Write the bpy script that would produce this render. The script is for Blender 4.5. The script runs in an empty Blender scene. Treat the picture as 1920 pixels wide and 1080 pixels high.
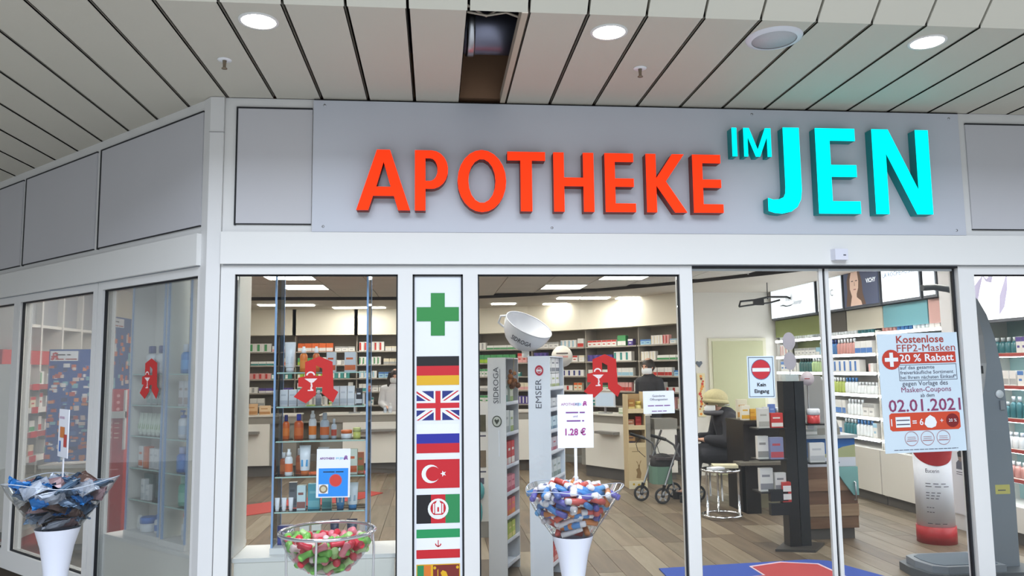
import bpy, bmesh, math, random
from mathutils import Vector, Matrix, geometry
random.seed(11)
R = math.radians
sc = bpy.context.scene
COL = sc.collection

# ------------------------------------------------------------------ camera
F_PX, YAW, PIT, ROL = 1458.9, R(5.684), R(5.931), R(-0.677)
cam = bpy.data.cameras.new('camera')
cam.sensor_fit = 'HORIZONTAL'; cam.sensor_width = 36.0; cam.lens = F_PX / 1920 * 36.0
cam.clip_start = 0.05; cam.clip_end = 200
cam_o = bpy.data.objects.new('camera', cam); COL.objects.link(cam_o)
fw = Vector((math.sin(YAW) * math.cos(PIT), math.cos(YAW) * math.cos(PIT), math.sin(PIT)))
r_ = Vector((math.cos(YAW), -math.sin(YAW), 0)); u_ = r_.cross(fw)
r2 = r_ * math.cos(ROL) + u_ * math.sin(ROL); u2 = u_ * math.cos(ROL) - r_ * math.sin(ROL)
m = Matrix((r2, u2, -fw)).transposed().to_4x4(); m.translation = Vector((0.732, -5.029, 1.6))
cam_o.matrix_world = m
sc.camera = cam_o

# ------------------------------------------------------------------ world, exposure
w = bpy.data.worlds.new('mall_daylight'); sc.world = w; w.use_nodes = True
bg = w.node_tree.nodes['Background']
bg.inputs[0].default_value = (0.86, 0.92, 1.0, 1); bg.inputs[1].default_value = 0.43
# roof glazing of the mall hall, high above and behind the viewer
sky = bpy.data.lights.new('roof_glazing', 'AREA'); sky.shape = 'RECTANGLE'; sky.size = 8; sky.size_y = 7; sky.energy = 1480; sky.color = (0.80, 0.88, 1.0)
sky_o = bpy.data.objects.new('roof_glazing', sky); COL.objects.link(sky_o); sky_o.location = (1.0, -8.5, 7.5); sky_o.rotation_euler = (R(20), 0, 0)
sc.view_settings.view_transform = 'Standard'; sc.view_settings.look = 'None'
sc.view_settings.exposure = 0.0; sc.view_settings.gamma = 1.0
sc.view_settings.use_curve_mapping = False
sc.cycles.use_denoising = True
sc.cycles.max_bounces = 6; sc.cycles.diffuse_bounces = 3; sc.cycles.glossy_bounces = 2
sc.cycles.transmission_bounces = 4; sc.cycles.transparent_max_bounces = 32
sc.cycles.caustics_reflective = False; sc.cycles.caustics_refractive = False
sc.cycles.sample_clamp_indirect = 4.0

# ------------------------------------------------------------------ materials
def lin(c):
    if isinstance(c, str):
        c = c.lstrip('#'); c = tuple(int(c[i:i + 2], 16) / 255 for i in (0, 2, 4))
    return tuple(x / 12.92 if x <= 0.04045 else ((x + 0.055) / 1.055) ** 2.4 for x in c)
MATS = {}
def mat(name, col=None, rough=0.5, metal=0.0, emit=0.0, var=0.0, scale=8.0, spec=0.5, coat=0.0, bump=0.0):
    if name in MATS: return MATS[name]
    mt = bpy.data.materials.new(name); mt.use_nodes = True; MATS[name] = mt
    nt = mt.node_tree; b = nt.nodes['Principled BSDF']
    c = lin(col) + (1,)
    b.inputs['Base Color'].default_value = c
    b.inputs['Roughness'].default_value = rough; b.inputs['Metallic'].default_value = metal
    b.inputs['Specular IOR Level'].default_value = spec
    b.inputs['Coat Weight'].default_value = coat
    if emit:
        b.inputs['Emission Color'].default_value = c; b.inputs['Emission Strength'].default_value = emit
    if var or bump:
        tc = nt.nodes.new('ShaderNodeTexCoord'); no = nt.nodes.new('ShaderNodeTexNoise')
        no.inputs['Scale'].default_value = scale; no.inputs['Detail'].default_value = 3
        nt.links.new(tc.outputs['Object'], no.inputs['Vector'])
        if var:
            mr = nt.nodes.new('ShaderNodeMapRange')
            mr.inputs[3].default_value = 1 - var; mr.inputs[4].default_value = 1 + var
            mx = nt.nodes.new('ShaderNodeVectorMath'); mx.operation = 'SCALE'
            mx.inputs[0].default_value = c[:3]
            nt.links.new(no.outputs[0], mr.inputs[0]); nt.links.new(mr.outputs[0], mx.inputs['Scale'])
            nt.links.new(mx.outputs[0], b.inputs['Base Color'])
        if bump:
            bp = nt.nodes.new('ShaderNodeBump'); bp.inputs['Strength'].default_value = bump
            nt.links.new(no.outputs[0], bp.inputs['Height']); nt.links.new(bp.outputs[0], b.inputs['Normal'])
    return mt
def cm(hexc, rough=0.45):
    return mat('paint_' + hexc.lstrip('#') + '_%02d' % int(rough * 100), hexc, rough)
def glassmat(name, tint=(0.97, 0.985, 0.98), ior=1.45, rough=0.0, gain=1.0):
    if name in MATS: return MATS[name]
    mt = bpy.data.materials.new(name); mt.use_nodes = True; MATS[name] = mt
    nt = mt.node_tree
    for n in list(nt.nodes): nt.nodes.remove(n)
    out = nt.nodes.new('ShaderNodeOutputMaterial'); mix = nt.nodes.new('ShaderNodeMixShader')
    tr = nt.nodes.new('ShaderNodeBsdfTransparent'); gl = nt.nodes.new('ShaderNodeBsdfGlossy'); fr = nt.nodes.new('ShaderNodeFresnel')
    tr.inputs[0].default_value = tint + (1,); gl.inputs[0].default_value = (1, 1, 1, 1); gl.inputs['Roughness'].default_value = rough
    fr.inputs[0].default_value = ior
    mu = nt.nodes.new('ShaderNodeMath'); mu.operation = 'MULTIPLY'; mu.inputs[1].default_value = gain
    nt.links.new(fr.outputs[0], mu.inputs[0]); nt.links.new(mu.outputs[0], mix.inputs[0])
    nt.links.new(tr.outputs[0], mix.inputs[1]); nt.links.new(gl.outputs[0], mix.inputs[2]); nt.links.new(mix.outputs[0], out.inputs[0])
    return mt
def woodmat(name, c1, c2, stretch=(14, 1.2, 14), rough=0.5):
    if name in MATS: return MATS[name]
    mt = bpy.data.materials.new(name); mt.use_nodes = True; MATS[name] = mt
    nt = mt.node_tree; b = nt.nodes['Principled BSDF']; b.inputs['Roughness'].default_value = rough
    tc = nt.nodes.new('ShaderNodeTexCoord'); mp = nt.nodes.new('ShaderNodeMapping'); no = nt.nodes.new('ShaderNodeTexNoise')
    oi = nt.nodes.new('ShaderNodeObjectInfo'); ad = nt.nodes.new('ShaderNodeVectorMath'); ad.operation = 'ADD'
    mul = nt.nodes.new('ShaderNodeMath'); mul.operation = 'MULTIPLY'; mul.inputs[1].default_value = 37.0
    nt.links.new(oi.outputs['Random'], mul.inputs[0])
    mp.inputs['Scale'].default_value = stretch; no.inputs['Scale'].default_value = 1.6; no.inputs['Detail'].default_value = 5
    cr = nt.nodes.new('ShaderNodeMix'); cr.data_type = 'RGBA'
    cr.inputs[6].default_value = lin(c1) + (1,); cr.inputs[7].default_value = lin(c2) + (1,)
    nt.links.new(tc.outputs['Object'], mp.inputs[0]); nt.links.new(mp.outputs[0], ad.inputs[0]); nt.links.new(mul.outputs[0], ad.inputs[1])
    nt.links.new(ad.outputs[0], no.inputs['Vector'])
    mr = nt.nodes.new('ShaderNodeMapRange'); mr.inputs[1].default_value = 0.3; mr.inputs[2].default_value = 0.7
    nt.links.new(no.outputs[0], mr.inputs[0]); nt.links.new(mr.outputs[0], cr.inputs[0]); nt.links.new(cr.outputs[2], b.inputs['Base Color'])
    return mt

WHITE = mat('white_powder_coat', '#e3e3e2', 0.42, var=0.02, scale=3)
PANEL = mat('fascia_panel_grey_white', '#c8c8cd', 0.5, var=0.02, scale=2)
SIGNB = mat('sign_board_pale_grey', '#c8ccd6', 0.38, var=0.015, scale=1.5)
GASK = mat('black_rubber_gasket', '#1d1f24', 0.7, var=0.05)
SLAT = mat('ceiling_slat_beige', '#c4c0b4', 0.55, var=0.02, scale=2)
SLATL = mat('ceiling_slat_cream', '#c6c3b6', 0.55, var=0.02, scale=2)
DARK = mat('dark_plenum', '#2a2724', 0.9, var=0.1)
BROWN = mat('brown_raw_wall', '#8a6a52', 0.9, var=0.15, scale=5)
CHROME = mat('chrome', '#d9dbe0', 0.12, 1.0, var=0.01)
STEEL = mat('brushed_steel', '#b9bcc2', 0.3, 1.0, var=0.03)
GLASS = glassmat('window_glass', gain=0.45)
SHELFG = glassmat('shelf_glass', (0.955, 0.985, 0.975), 1.3)
EDGEB = mat('blue_glass_edge', '#8fb2e0', 0.25, var=0.02)
EDGEG = mat('green_glass_edge', '#a9c9c2', 0.25, var=0.02)
ACRYL = glassmat('clear_acrylic', (0.975, 0.985, 0.995), 1.45, gain=.7)
PLASTER = mat('white_plaster', '#dedbd3', 0.7, var=0.02, scale=2)
CREAM = mat('cream_plaster', '#e6e0cb', 0.7, var=0.02, scale=2)
PAPER = mat('white_paper', '#e9edf4', 0.6, var=0.01)
BLACK = mat('black_plastic', '#17181b', 0.4, var=0.03)
GREY = mat('grey_laminate', '#87857f', 0.5, var=0.03, scale=3)
TAUPE = mat('taupe_shelf_back', '#92897c', 0.6, var=0.04, scale=3)
LWHITE = mat('white_laminate', '#e9e7e1', 0.35, var=0.01)
LAMP = mat('lamp_panel_glow', '#fffaf2', 0.5, emit=20.0)
LED = mat('led_shelf_edge_glow', '#f4f8ff', 0.4, emit=15.0)
DOWN = mat('downlight_glow', '#fffdf8', 0.4, emit=25.0)
RED = mat('signal_red', '#c0211f', 0.45, var=0.02)

# ------------------------------------------------------------------ mesh helpers
class MB:
    def __init__(s, M=None):
        s.v = []; s.f = []; s.m = []; s.sm = []; s.M = M or Matrix.Identity(4)
    def add(s, vs, fs, m=0, smooth=False):
        b = len(s.v); s.v += [s.M @ Vector(v) for v in vs]
        for f in fs: s.f.append([i + b for i in f]); s.m.append(m); s.sm.append(smooth)
        return s
    def box(s, x0, x1, y0, y1, z0, z1, m=0):
        vs = [(x0, y0, z0), (x1, y0, z0), (x1, y1, z0), (x0, y1, z0), (x0, y0, z1), (x1, y0, z1), (x1, y1, z1), (x0, y1, z1)]
        return s.add(vs, [(0, 3, 2, 1), (4, 5, 6, 7), (0, 1, 5, 4), (1, 2, 6, 5), (2, 3, 7, 6), (3, 0, 4, 7)], m)
    def rbox(s, x0, x1, y0, y1, z0, z1, r, m=0):
        p = [(x0 + r, y0), (x1 - r, y0), (x1, y0 + r), (x1, y1 - r), (x1 - r, y1), (x0 + r, y1), (x0, y1 - r), (x0, y0 + r)]
        return s.prism(p, z0, z1, m)
    def prism(s, p, z0, z1, m=0, top=None):
        n = len(p); q = top or p
        vs = [(a, b, z0) for a, b in p] + [(a, b, z1) for a, b in q]
        fs = [tuple(range(n - 1, -1, -1)), tuple(range(n, 2 * n))] + [(i, (i + 1) % n, n + (i + 1) % n, n + i) for i in range(n)]
        return s.add(vs, fs, m)
    def plate(s, outer, y0, y1, m=0, holes=(), ms=None):
        """flat shape in XZ extruded from y0 (front) to y1"""
        loops = [list(outer)] + [list(h) for h in holes]
        tris = geometry.tessellate_polygon([[Vector((a, b, 0)) for a, b in l] for l in loops])
        flat = [p for l in loops for p in l]; n = len(flat)
        A = [(a, y0, b) for a, b in flat]; B = [(a, y1, b) for a, b in flat]
        fs = []
        for t in tris:
            a, b, c = (Vector((flat[i][0], flat[i][1])) for i in t)
            if (b - a).cross(c - a) < 0: t = (t[0], t[2], t[1])
            fs.append(t)
        s.add(A, fs, m)
        s.add(B, [(t[0], t[2], t[1]) for t in fs], m if ms is None else ms)
        for l in loops:
            k = len(l); ar = sum(l[i][0] * l[(i + 1) % k][1] - l[(i + 1) % k][0] * l[i][1] for i in range(k))
            vs = [(a, y0, b) for a, b in l] + [(a, y1, b) for a, b in l]
            ff = [(i, k + i, k + (i + 1) % k, (i + 1) % k) for i in range(k)]
            if (ar > 0) == (l is loops[0]): pass
            s.add(vs, ff, m if ms is None else ms)
        return s
    def flat(s, x0, x1, z0, z1, y=0.0, m=0):
        return s.add([(x0, y, z0), (x1, y, z0), (x1, y, z1), (x0, y, z1)], [(0, 1, 2, 3)], m)
    def pol(s, pts, y=0.0, m=0):
        tris = geometry.tessellate_polygon([[Vector((a, b, 0)) for a, b in pts]])
        return s.add([(a, y, b) for a, b in pts], [tuple(t) for t in tris], m)
    def disc(s, cx, cz, r, y=0.0, m=0, n=20, rz=None):
        rz = rz or r
        return s.add([(cx + r * math.cos(2 * math.pi * i / n), y, cz + rz * math.sin(2 * math.pi * i / n)) for i in range(n)], [tuple(range(n))], m)
    def ring(s, cx, cz, r0, r1, y=0.0, m=0, n=24):
        vs = []
        for i in range(n):
            a = 2 * math.pi * i / n; vs += [(cx + r0 * math.cos(a), y, cz + r0 * math.sin(a)), (cx + r1 * math.cos(a), y, cz + r1 * math.sin(a))]
        return s.add(vs, [(2 * i, 2 * i + 1, (2 * i + 3) % (2 * n), (2 * i + 2) % (2 * n)) for i in range(n)], m)
    def lathe(s, prof, n=16, c=(0, 0), m=0, sx=1.0, sy=1.0, cap=True):
        vs = []; fs = []; k = len(prof)
        for r, z in prof:
            for i in range(n):
                a = 2 * math.pi * i / n; vs.append((c[0] + r * sx * math.cos(a), c[1] + r * sy * math.sin(a), z))
        for j in range(k - 1):
            for i in range(n): fs.append((j * n + i, j * n + (i + 1) % n, (j + 1) * n + (i + 1) % n, (j + 1) * n + i))
        s.add(vs, fs, m, True)
        if cap:
            if prof[0][0] > 1e-4: s.add(vs[:n], [tuple(range(n - 1, -1, -1))], m)
            if prof[-1][0] > 1e-4: s.add(vs[-n:], [tuple(range(n))], m)
        return s
    def tube(s, path, r, n=8, m=0, closed=False, r1=None):
        P = [Vector(p) for p in path]; k = len(P); vs = []; fs = []
        prev = None
        for j, p in enumerate(P):
            if closed: t = P[(j + 1) % k] - P[j - 1]
            else: t = P[min(j + 1, k - 1)] - P[max(j - 1, 0)]
            t.normalize()
            if prev is None:
                a = Vector((0, 0, 1)) if abs(t.z) < 0.9 else Vector((1, 0, 0)); nx = t.cross(a).normalized()
            else: nx = (prev - t * prev.dot(t)).normalized()
            prev = nx; ny = t.cross(nx); rr = r if r1 is None else r + (r1 - r) * j / max(1, k - 1)
            for i in range(n):
                an = 2 * math.pi * i / n; vs.append(p + nx * rr * math.cos(an) + ny * rr * math.sin(an))
        for j in range(k if closed else k - 1):
            for i in range(n): fs.append((j * n + i, j * n + (i + 1) % n, ((j + 1) % k) * n + (i + 1) % n, ((j + 1) % k) * n + i))
        s.add(vs, fs, m, True)
        if not closed: s.add(vs[:n], [tuple(range(n))], m); s.add(vs[-n:], [tuple(range(n - 1, -1, -1))], m)
        return s
    def ball(s, c, r, n=10, m=0, sz=None):
        sz = sz or (1, 1, 1); vs = []; fs = []; h = max(4, n // 2 + 1)
        for j in range(h + 1):
            th = math.pi * j / h
            for i in range(n):
                a = 2 * math.pi * i / n
                vs.append((c[0] + r * sz[0] * math.sin(th) * math.cos(a), c[1] + r * sz[1] * math.sin(th) * math.sin(a), c[2] - r * sz[2] * math.cos(th)))
        for j in range(h):
            for i in range(n): fs.append((j * n + i, j * n + (i + 1) % n, (j + 1) * n + (i + 1) % n, (j + 1) * n + i))
        return s.add(vs, fs, m, True)
    def mesh(s, name, mats):
        me = bpy.data.meshes.new(name); me.from_pydata([tuple(v) for v in s.v], [], s.f)
        for t in (mats if isinstance(mats, (list, tuple)) else [mats]): me.materials.append(t)
        me.polygons.foreach_set('material_index', s.m); me.polygons.foreach_set('use_smooth', s.sm)
        bm = bmesh.new(); bm.from_mesh(me); bmesh.ops.remove_doubles(bm, verts=bm.verts, dist=1e-5)
        bm.to_mesh(me); bm.free(); me.update()
        return me
    def build(s, name, mats, parent=None, loc=None, rz=0.0):
        return obj(name, s.mesh(name, mats), parent, loc, rz)
def obj(name, me, parent=None, loc=None, rz=0.0, rot=None):
    o = bpy.data.objects.new(name, me); COL.objects.link(o)
    if parent: o.parent = parent
    if loc: o.location = loc
    o.rotation_euler = rot or (0, 0, rz)
    return o
def tag(o, label, cat, group=None, kind=None):
    o['label'] = label; o['category'] = cat
    if group: o['group'] = group
    if kind: o['kind'] = kind
    return o
def thing(name, label, cat, loc=(0, 0, 0), rz=0.0, group=None):
    o = obj(name, None, None, loc, rz); o.empty_display_size = 0.1
    return tag(o, label, cat, group)
def struct(o): o['kind'] = 'structure'; return o
def sempty(name, loc=(0, 0, 0), rz=0.0): return struct(obj(name, None, None, loc, rz))
TXT = {}
def textmesh(body, size, bold=0.0, width=None, align='LEFT'):
    cu = bpy.data.curves.new('t', 'FONT'); cu.body = body; cu.size = size; cu.offset = bold; cu.resolution_u = 2
    cu.align_x = 'LEFT'
    o = bpy.data.objects.new('t', cu)
    me = bpy.data.meshes.new_from_object(o)
    co = [v.co.copy() for v in me.vertices]; fs = [tuple(p.vertices) for p in me.polygons]
    bpy.data.objects.remove(o); bpy.data.curves.remove(cu); bpy.data.meshes.remove(me)
    if not co: return [], []
    x0 = min(c.x for c in co); x1 = max(c.x for c in co)
    k = (width / (x1 - x0)) if width else 1.0
    W = (x1 - x0) * k; off = {'LEFT': 0, 'CENTER': -W / 2, 'RIGHT': -W}[align]
    return [((c.x - x0) * k + off, c.y) for c in co], fs
def text(body, size, mt, parent, x, z, y=-0.002, bold=0.0, width=None, align='LEFT', up=False, name='lettering', face=-1):
    P, fs = textmesh(body, size, bold, width, align)
    b = MB()
    if up: b.add([(x - q, y, z + p) for p, q in P], fs)
    elif face == -1: b.add([(x + p, y, z + q) for p, q in P], fs)
    return b.build(name, mt, parent)
def blur_line(parent, x, z, w, h, mt, y=-.002, align='LEFT', seed=1):
    """a line of print too small to read: a row of short word-long strokes"""
    rng = random.Random(seed); x0 = x - (w / 2 if align == 'CENTER' else 0); e = x0 + w; b = MB()
    while x0 < e - h * .3:
        k = min(e - x0, h * rng.uniform(2.0, 4.5)); b.flat(x0, x0 + k, z, z + h * .36, y); x0 += k + h * .45
    return b.build('print_line', mt, parent)
def arc(cx, cz, rx, rz, a0, a1, n=10):
    return [(cx + rx * math.cos(R(a0 + (a1 - a0) * i / n)), cz + rz * math.sin(R(a0 + (a1 - a0) * i / n))) for i in range(n + 1)]

# ------------------------------------------------------------------ facade dimensions (metres)
ZC, ZBT, ZBB, ZG = 3.367, 2.482, 2.278, 2.215      # ceiling, beam top, beam bottom, glass head
XC, ANG = -0.699, R(43.4)
LROT = -ANG
def LWL(t, off, z=0.0):                             # left wall coordinates to world
    return (XC - math.cos(ANG) * t + math.sin(ANG) * off, math.sin(ANG) * t + math.cos(ANG) * off, z)

# ------------------------------------------------------------------ shells
b = MB(); b.box(-12, 14, -22, 6, -0.3, -0.13); b.box(-12, 14, -22, -.02, -.13, 0); struct(b.build('floor', mat('mall_floor_tile', '#c9c7c2', 0.35, var=0.04, scale=2)))
ROOM = [(-.62, .02), (6.6, .02), (6.6, 10.2), (-3.7, 10.2), (-3.7, 2.95), LWL(3.95, .06)[:2]]
ROOMC = [(-.60, .135), (6.6, .135), (6.6, 10.2), (-3.7, 10.2), (-3.7, 3.1), LWL(4.0, .135)[:2]]
fl = struct(MB().prism(ROOM, -0.12, -0.02).build('floor', mat('floor_joint_dark', '#4a4036', 0.8, var=0.05)))
woods = [woodmat('plank_%d' % i, a, c, (9, 1.0, 9)) for i, (a, c) in enumerate([('#6f5f4c', '#57483a'), ('#7d6e5c', '#645543'), ('#877966', '#6f604d'), ('#5e5040', '#4a3c2f'), ('#776b5a', '#5e5240'), ('#8e8271', '#766a57')])]
PW, PL = 0.2, 1.25
pm = [MB().rbox(-PW / 2 + .002, PW / 2 - .002, -PL / 2 + .002, PL / 2 - .002, -0.02, 0.0, 0.002).mesh('plank', wd) for wd in woods]
def inside_left(x, y):   # inside of the chamfer wall
    return (x - XC) * math.sin(ANG) + y * math.cos(ANG) > 0.12
n_pl = 0; plank_stuff = []
for i in range(-18, 33):
    x = i * PW + 0.1; oy = random.random() * PL
    for j in range(-1, 9):
        y = j * PL + oy
        if y < 0.1 or y > 10 or x < -3.55 or x > 6.45 or not inside_left(x - .1, y - PL / 2): continue
        k = random.choice([0, 0, 1, 1, 2, 3, 4, 4, 5])
        vis = y < 6.9 and (-1.55 < x < 0.2 or 0.9 < x < 5.4 or (x < -2.0 and y < 4))
        if vis and n_pl < 295:
            obj('plank', pm[k], fl, (x, y, 0)); n_pl += 1
        else: plank_stuff.append((x, y, k))
b = MB()
for x, y, k in plank_stuff: b.box(x - PW / 2 + .002, x + PW / 2 - .002, y - PL / 2 + .002, y + PL / 2 - .002, -0.02, 0, k)
o = b.build('plank_field', woods, fl); o['kind'] = 'stuff'

# interior walls and ceiling
struct(MB().box(-3.8, -3.6, 2.72, 10.3, 0, 3.3).build('wall_left', CREAM))
struct(MB().box(-3.8, 6.7, 10.0, 10.2, 0, 3.3).build('wall_back', PLASTER))
struct(MB().box(6.35, 6.6, -0.0, 10.0, 0, 3.3).build('wall_right', PLASTER))
HC = 2.75
ci = struct(MB().prism(ROOMC, HC + .03, HC + .2).build('ceiling', mat('ceiling_grid_dark', '#8d8a86', 0.8, var=0.03)))
TILE = mat('ceiling_tile_grey_white', '#d2cec8', 0.8, var=0.03, scale=30)
tm = MB().box(-.295, .295, -.295, .295, 0.005, 0.03).mesh('ceiling_tile', TILE)
def shelf_line(x):       # front line of the back shelving, used for ceiling edge
    return 9.4
lamp_cells = {(-2, 9), (4, 9), (5, 7), (-2, 7), (1, 7), (-1, 1), (2, 1), (5, 1), (8, 1), (-1, 3), (2, 4), (5, 4), (8, 4), (-4, 5), (-3, 3), (8, 7)}  # most cells are unseen panels, added to brighten the shop behind the panes
def edge_y(x): return 7.5 - max(0, x - 0.2) ** 2 * 0.155
for i in range(-6, 11):
    for j in range(0, 13):
        x, y = i * .6 + 0.15, j * .6 + .45
        if y + .3 > edge_y(x) + .2 or not inside_left(x - .3, y - .3) or (i, j) in lamp_cells: continue
        obj('ceiling_tile', tm, ci, (x, y, HC))
# plaster ceiling behind the curved edge, and its dark shadow gap
pts = [(x / 4, edge_y(x / 4)) for x in range(-15, 24)]
b = MB(); b.prism(pts + [(5.9, 10.0), (-3.75, 10.0)], HC - .035, HC + .02); b.build('plaster_field', mat('ceiling_plaster_warm', '#c9c2b8', 0.7, var=0.02), ci)
b = MB()
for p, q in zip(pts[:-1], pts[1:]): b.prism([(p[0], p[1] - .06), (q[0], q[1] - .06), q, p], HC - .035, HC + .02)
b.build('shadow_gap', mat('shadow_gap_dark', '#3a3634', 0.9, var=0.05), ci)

lampmesh = [MB().box(-.285, .285, -.285, .285, 0.0, 0.028).mesh('diffuser', LAMP), MB().box(-.3, .3, -.3, -.285, -.004, .03).box(-.3, .3, .285, .3, -.004, .03).box(-.3, -.285, -.285, .285, -.004, .03).box(.285, .3, -.285, .285, -.004, .03).mesh('lamp_frame', WHITE)]
lamp_names = {(-2, 9): 'upper left pane above the glass case', (4, 9): 'tall middle pane above the white bowl', (5, 7): 'tall middle pane, cut by its top edge', (-2, 7): 'left pane, cut by the case edge'}
for (i, j) in sorted(lamp_cells):
    lb = 'square lit ceiling panel seen through the ' + lamp_names[(i, j)] if (i, j) in lamp_names else 'unseen square ceiling panel added to brighten the shop interior'
    t = thing('ceiling_lamp', lb, 'lamp', (i * .6 + .15, j * .6 + .45, HC), 0, 'square ceiling panels in the tiled ceiling')
    obj('diffuser', lampmesh[0], t); obj('lamp_frame', lampmesh[1], t)
bars = [(-1.75, 8.3, .9, .22), (-.6, 8.9, .9, .22), (.6, 8.3, .9, .2), (2.85, 7.15, .35, .25), (3.28, 7.15, .42, .3), (3.82, 7.15, .36, .3), (4.3, 6.95, .4, .25), (1.9, 8.2, .4, .2), (2.8, 8.25, .4, .2)]
for k, (x, y, wx, wy) in enumerate(bars):
    t = thing('recessed_lamp', 'elongated recessed lamp in the plaster ceiling over the back shelving', 'lamp', (x, y, HC - .05), 0, 'recessed lamps over the back shelving')
    MB().box(-wx / 2, wx / 2, -wy / 2, wy / 2, 0, .012).build('diffuser', LAMP, t)
    MB().box(-wx / 2 - .02, wx / 2 + .02, -wy / 2 - .02, wy / 2 + .02, .012, .015).build('lamp_frame', WHITE, t)

# ------------------------------------------------------------------ mall ceiling of long slats
cl = struct(MB().box(-9.3, 6.3, -1.6, 8.5, 4.2, 4.3).box(-.7, 6.3, 0.0, 0.1, 3.40, 4.2, 1).box(-9.3, 6.3, -1.7, -1.6, 3.7, 4.2).build('ceiling', [DARK, BROWN]))
KY = -1.339
def slat(w0, w1, y1):
    a = MB()
    for x0, x1, z0, z1 in ((w0, w1, ZC, ZC + .006), (w0, w0 + .004, ZC, ZC + .04), (w1 - .004, w1, ZC, ZC + .04)): a.box(x0, x1, KY, y1, z0, z1)
    return a
SL = 2.6
for i in range(-30, 20):
    x0, x1 = .3 * i + .007, .3 * (i + 1) - .007
    if i == 3: pass
    else: slat(x0, x1, (XC - x0) * .9457 + .12 if x0 < XC else 0.0).build('ceiling_panel', SLAT, cl)
    c, s_ = math.cos(R(44)), math.sin(R(44))
    b = MB()
    b.add([(x0, KY, ZC), (x1, KY, ZC), (x1, KY - SL * c, ZC + SL * s_), (x0, KY - SL * c, ZC + SL * s_), (x0, KY + .03 , ZC + .03), (x1, KY + .03, ZC + .03), (x1, KY - SL * c + .03, ZC + SL * s_ + .03), (x0, KY - SL * c + .03, ZC + SL * s_ + .03)],
          [(0, 1, 2, 3), (7, 6, 5, 4), (0, 4, 5, 1), (1, 5, 6, 2), (2, 6, 7, 3), (3, 7, 4, 0)])
    b.build('slope_panel', SLATL, cl)
MB().add([(-9.3, KY + .05, ZC + .1), (6.3, KY + .05, ZC + .1), (6.3, KY - SL * .72 + .1, ZC + SL * .69 + .1), (-9.3, KY - SL * .72 + .1, ZC + SL * .69 + .1)], [(0, 1, 2, 3)]).build('slope_backing', DARK, cl)
# loose edge strip, wires and duct in the open bay
b = MB(); b.box(1.165, 1.197, KY, -.02, ZC - .004, ZC + .06); b.build('folded_edge', mat('raw_slat_edge', '#b8ad9c', 0.6, var=.03), cl)
t = thing('ventilation_duct', 'round metal duct in the open ceiling bay above the sign', 'duct', (1.05, -.52, 3.66))
MB(Matrix.Rotation(R(90), 4, 'Y')).lathe([(.165, -.62), (.165, .62)], 24).build('duct_pipe', mat('galvanised_duct', '#7c7f92', .35, .9, var=.1, scale=6), t)
MB(Matrix.Rotation(R(90), 4, 'Y')).lathe([(.175, -.13), (.18, -.12), (.18, -.09), (.175, -.08)], 24).build('duct_collar', STEEL, t)
for k, (a, z) in enumerate(((.02, 3.42), (-.03, 3.44), (.05, 3.46))):
    tag(MB().tube([(.88, KY + .1 + a, z), (1.0, KY + .16 - a, z - .01), (1.1, KY + .12 + a, z + .01), (1.22, KY + .2, z)], .006, 6).build('cable', mat('grey_cable', '#a9a294', .6)), ('upper', 'middle', 'lower')[2 - k] + ' thin grey cable strung across the open ceiling bay', 'cable')

names = ['over the left end of the fascia', 'in the middle, left of the round speaker', 'at the right, above the letter N']
for k, (x, nm) in enumerate(zip((-.154, 1.65, 3.437), names)):
    t = thing('downlight', 'bright round recessed downlight in the slat ceiling ' + nm, 'lamp', (x, -1.145, ZC), 0, 'downlights in the slat ceiling')
    MB().lathe([(.085, -.006), (.098, -.006), (.1, 0.0), (.1, .006)], 28, cap=False).build('trim_ring', WHITE, t)
    MB().lathe([(.0, -.004), (.085, -.003), (.085, 0.005)], 28).build('lamp_disc', DOWN, t)
t = thing('ceiling_speaker', 'round white ceiling loudspeaker with grey grille above the turquoise letters', 'speaker', (2.562, -1.136, ZC))
MB().lathe([(.118, -.014), (.145, -.01), (.15, 0)], 32, cap=False).build('speaker_ring', mat('speaker_ring_white', '#dcdfe8', .4), t)
MB().lathe([(0, -.012), (.12, -.012), (.12, 0)], 32).build('grille', mat('speaker_grille', '#b9bcc2', .6, var=.08, scale=200), t)
for x, y, nm in ((-.456, -.626, 'left of the first downlight'), (1.946, -.665, 'below the middle downlight')):
    t = thing('sprinkler', 'small ceiling sprinkler with white plate ' + nm, 'sprinkler', (x, y, ZC), 0, 'sprinklers in the slat ceiling')
    MB().lathe([(.0, -.006), (.038, -.004), (.04, 0)], 20).build('plate', mat('sprinkler_white', '#eef0f4', .4), t)
    MB().lathe([(.012, -.006), (.009, -.03), (.009, -.045), (.016, -.05), (.016, -.054), (.0, -.054)], 12).build('nozzle', mat('sprinkler_brass', '#8a7c6a', .4, .6), t)

# ------------------------------------------------------------------ front facade
wf = struct(MB().box(-.614, 6.4, 0.01, .13, ZBB, ZC).build('wall_front', WHITE))
def fpanel(x0, x1, z0, z1, par, right=True, left=True, gl=.011):
    MB().box(x0, x1, -.001, .012, z0, z1).build('fascia_panel', PANEL, par)
    g = .011
    b = MB()
    if left: b.box(x0 - gl, x0, -.0025, .012, z0 - g, z1 + g)
    if right: b.box(x1, x1 + g, -.0025, .012, z0 - g, z1 + g)
    b.box(x0, x1, -.0025, .012, z1, z1 + g).box(x0, x1, -.0025, .012, z0 - g * .6, z0)
    b.build('gasket', GASK, par)
fpanel(-.53, -.06, 2.542, 3.295, wf, False)
fpanel(4.475, 6.3, 2.535, 3.285, wf, left=False)
struct(MB().box(-.61, 6.4, -.035, .01, ZBB, ZBT).build('trim_1', mat('beam_white', '#e6e6e4', .42, var=.015, scale=2)))
struct(MB().box(-.6, 6.4, -.004, .01, ZBB - .006, ZBB).build('trim_2', mat('joint_grey', '#8f949c', .6)))
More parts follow.
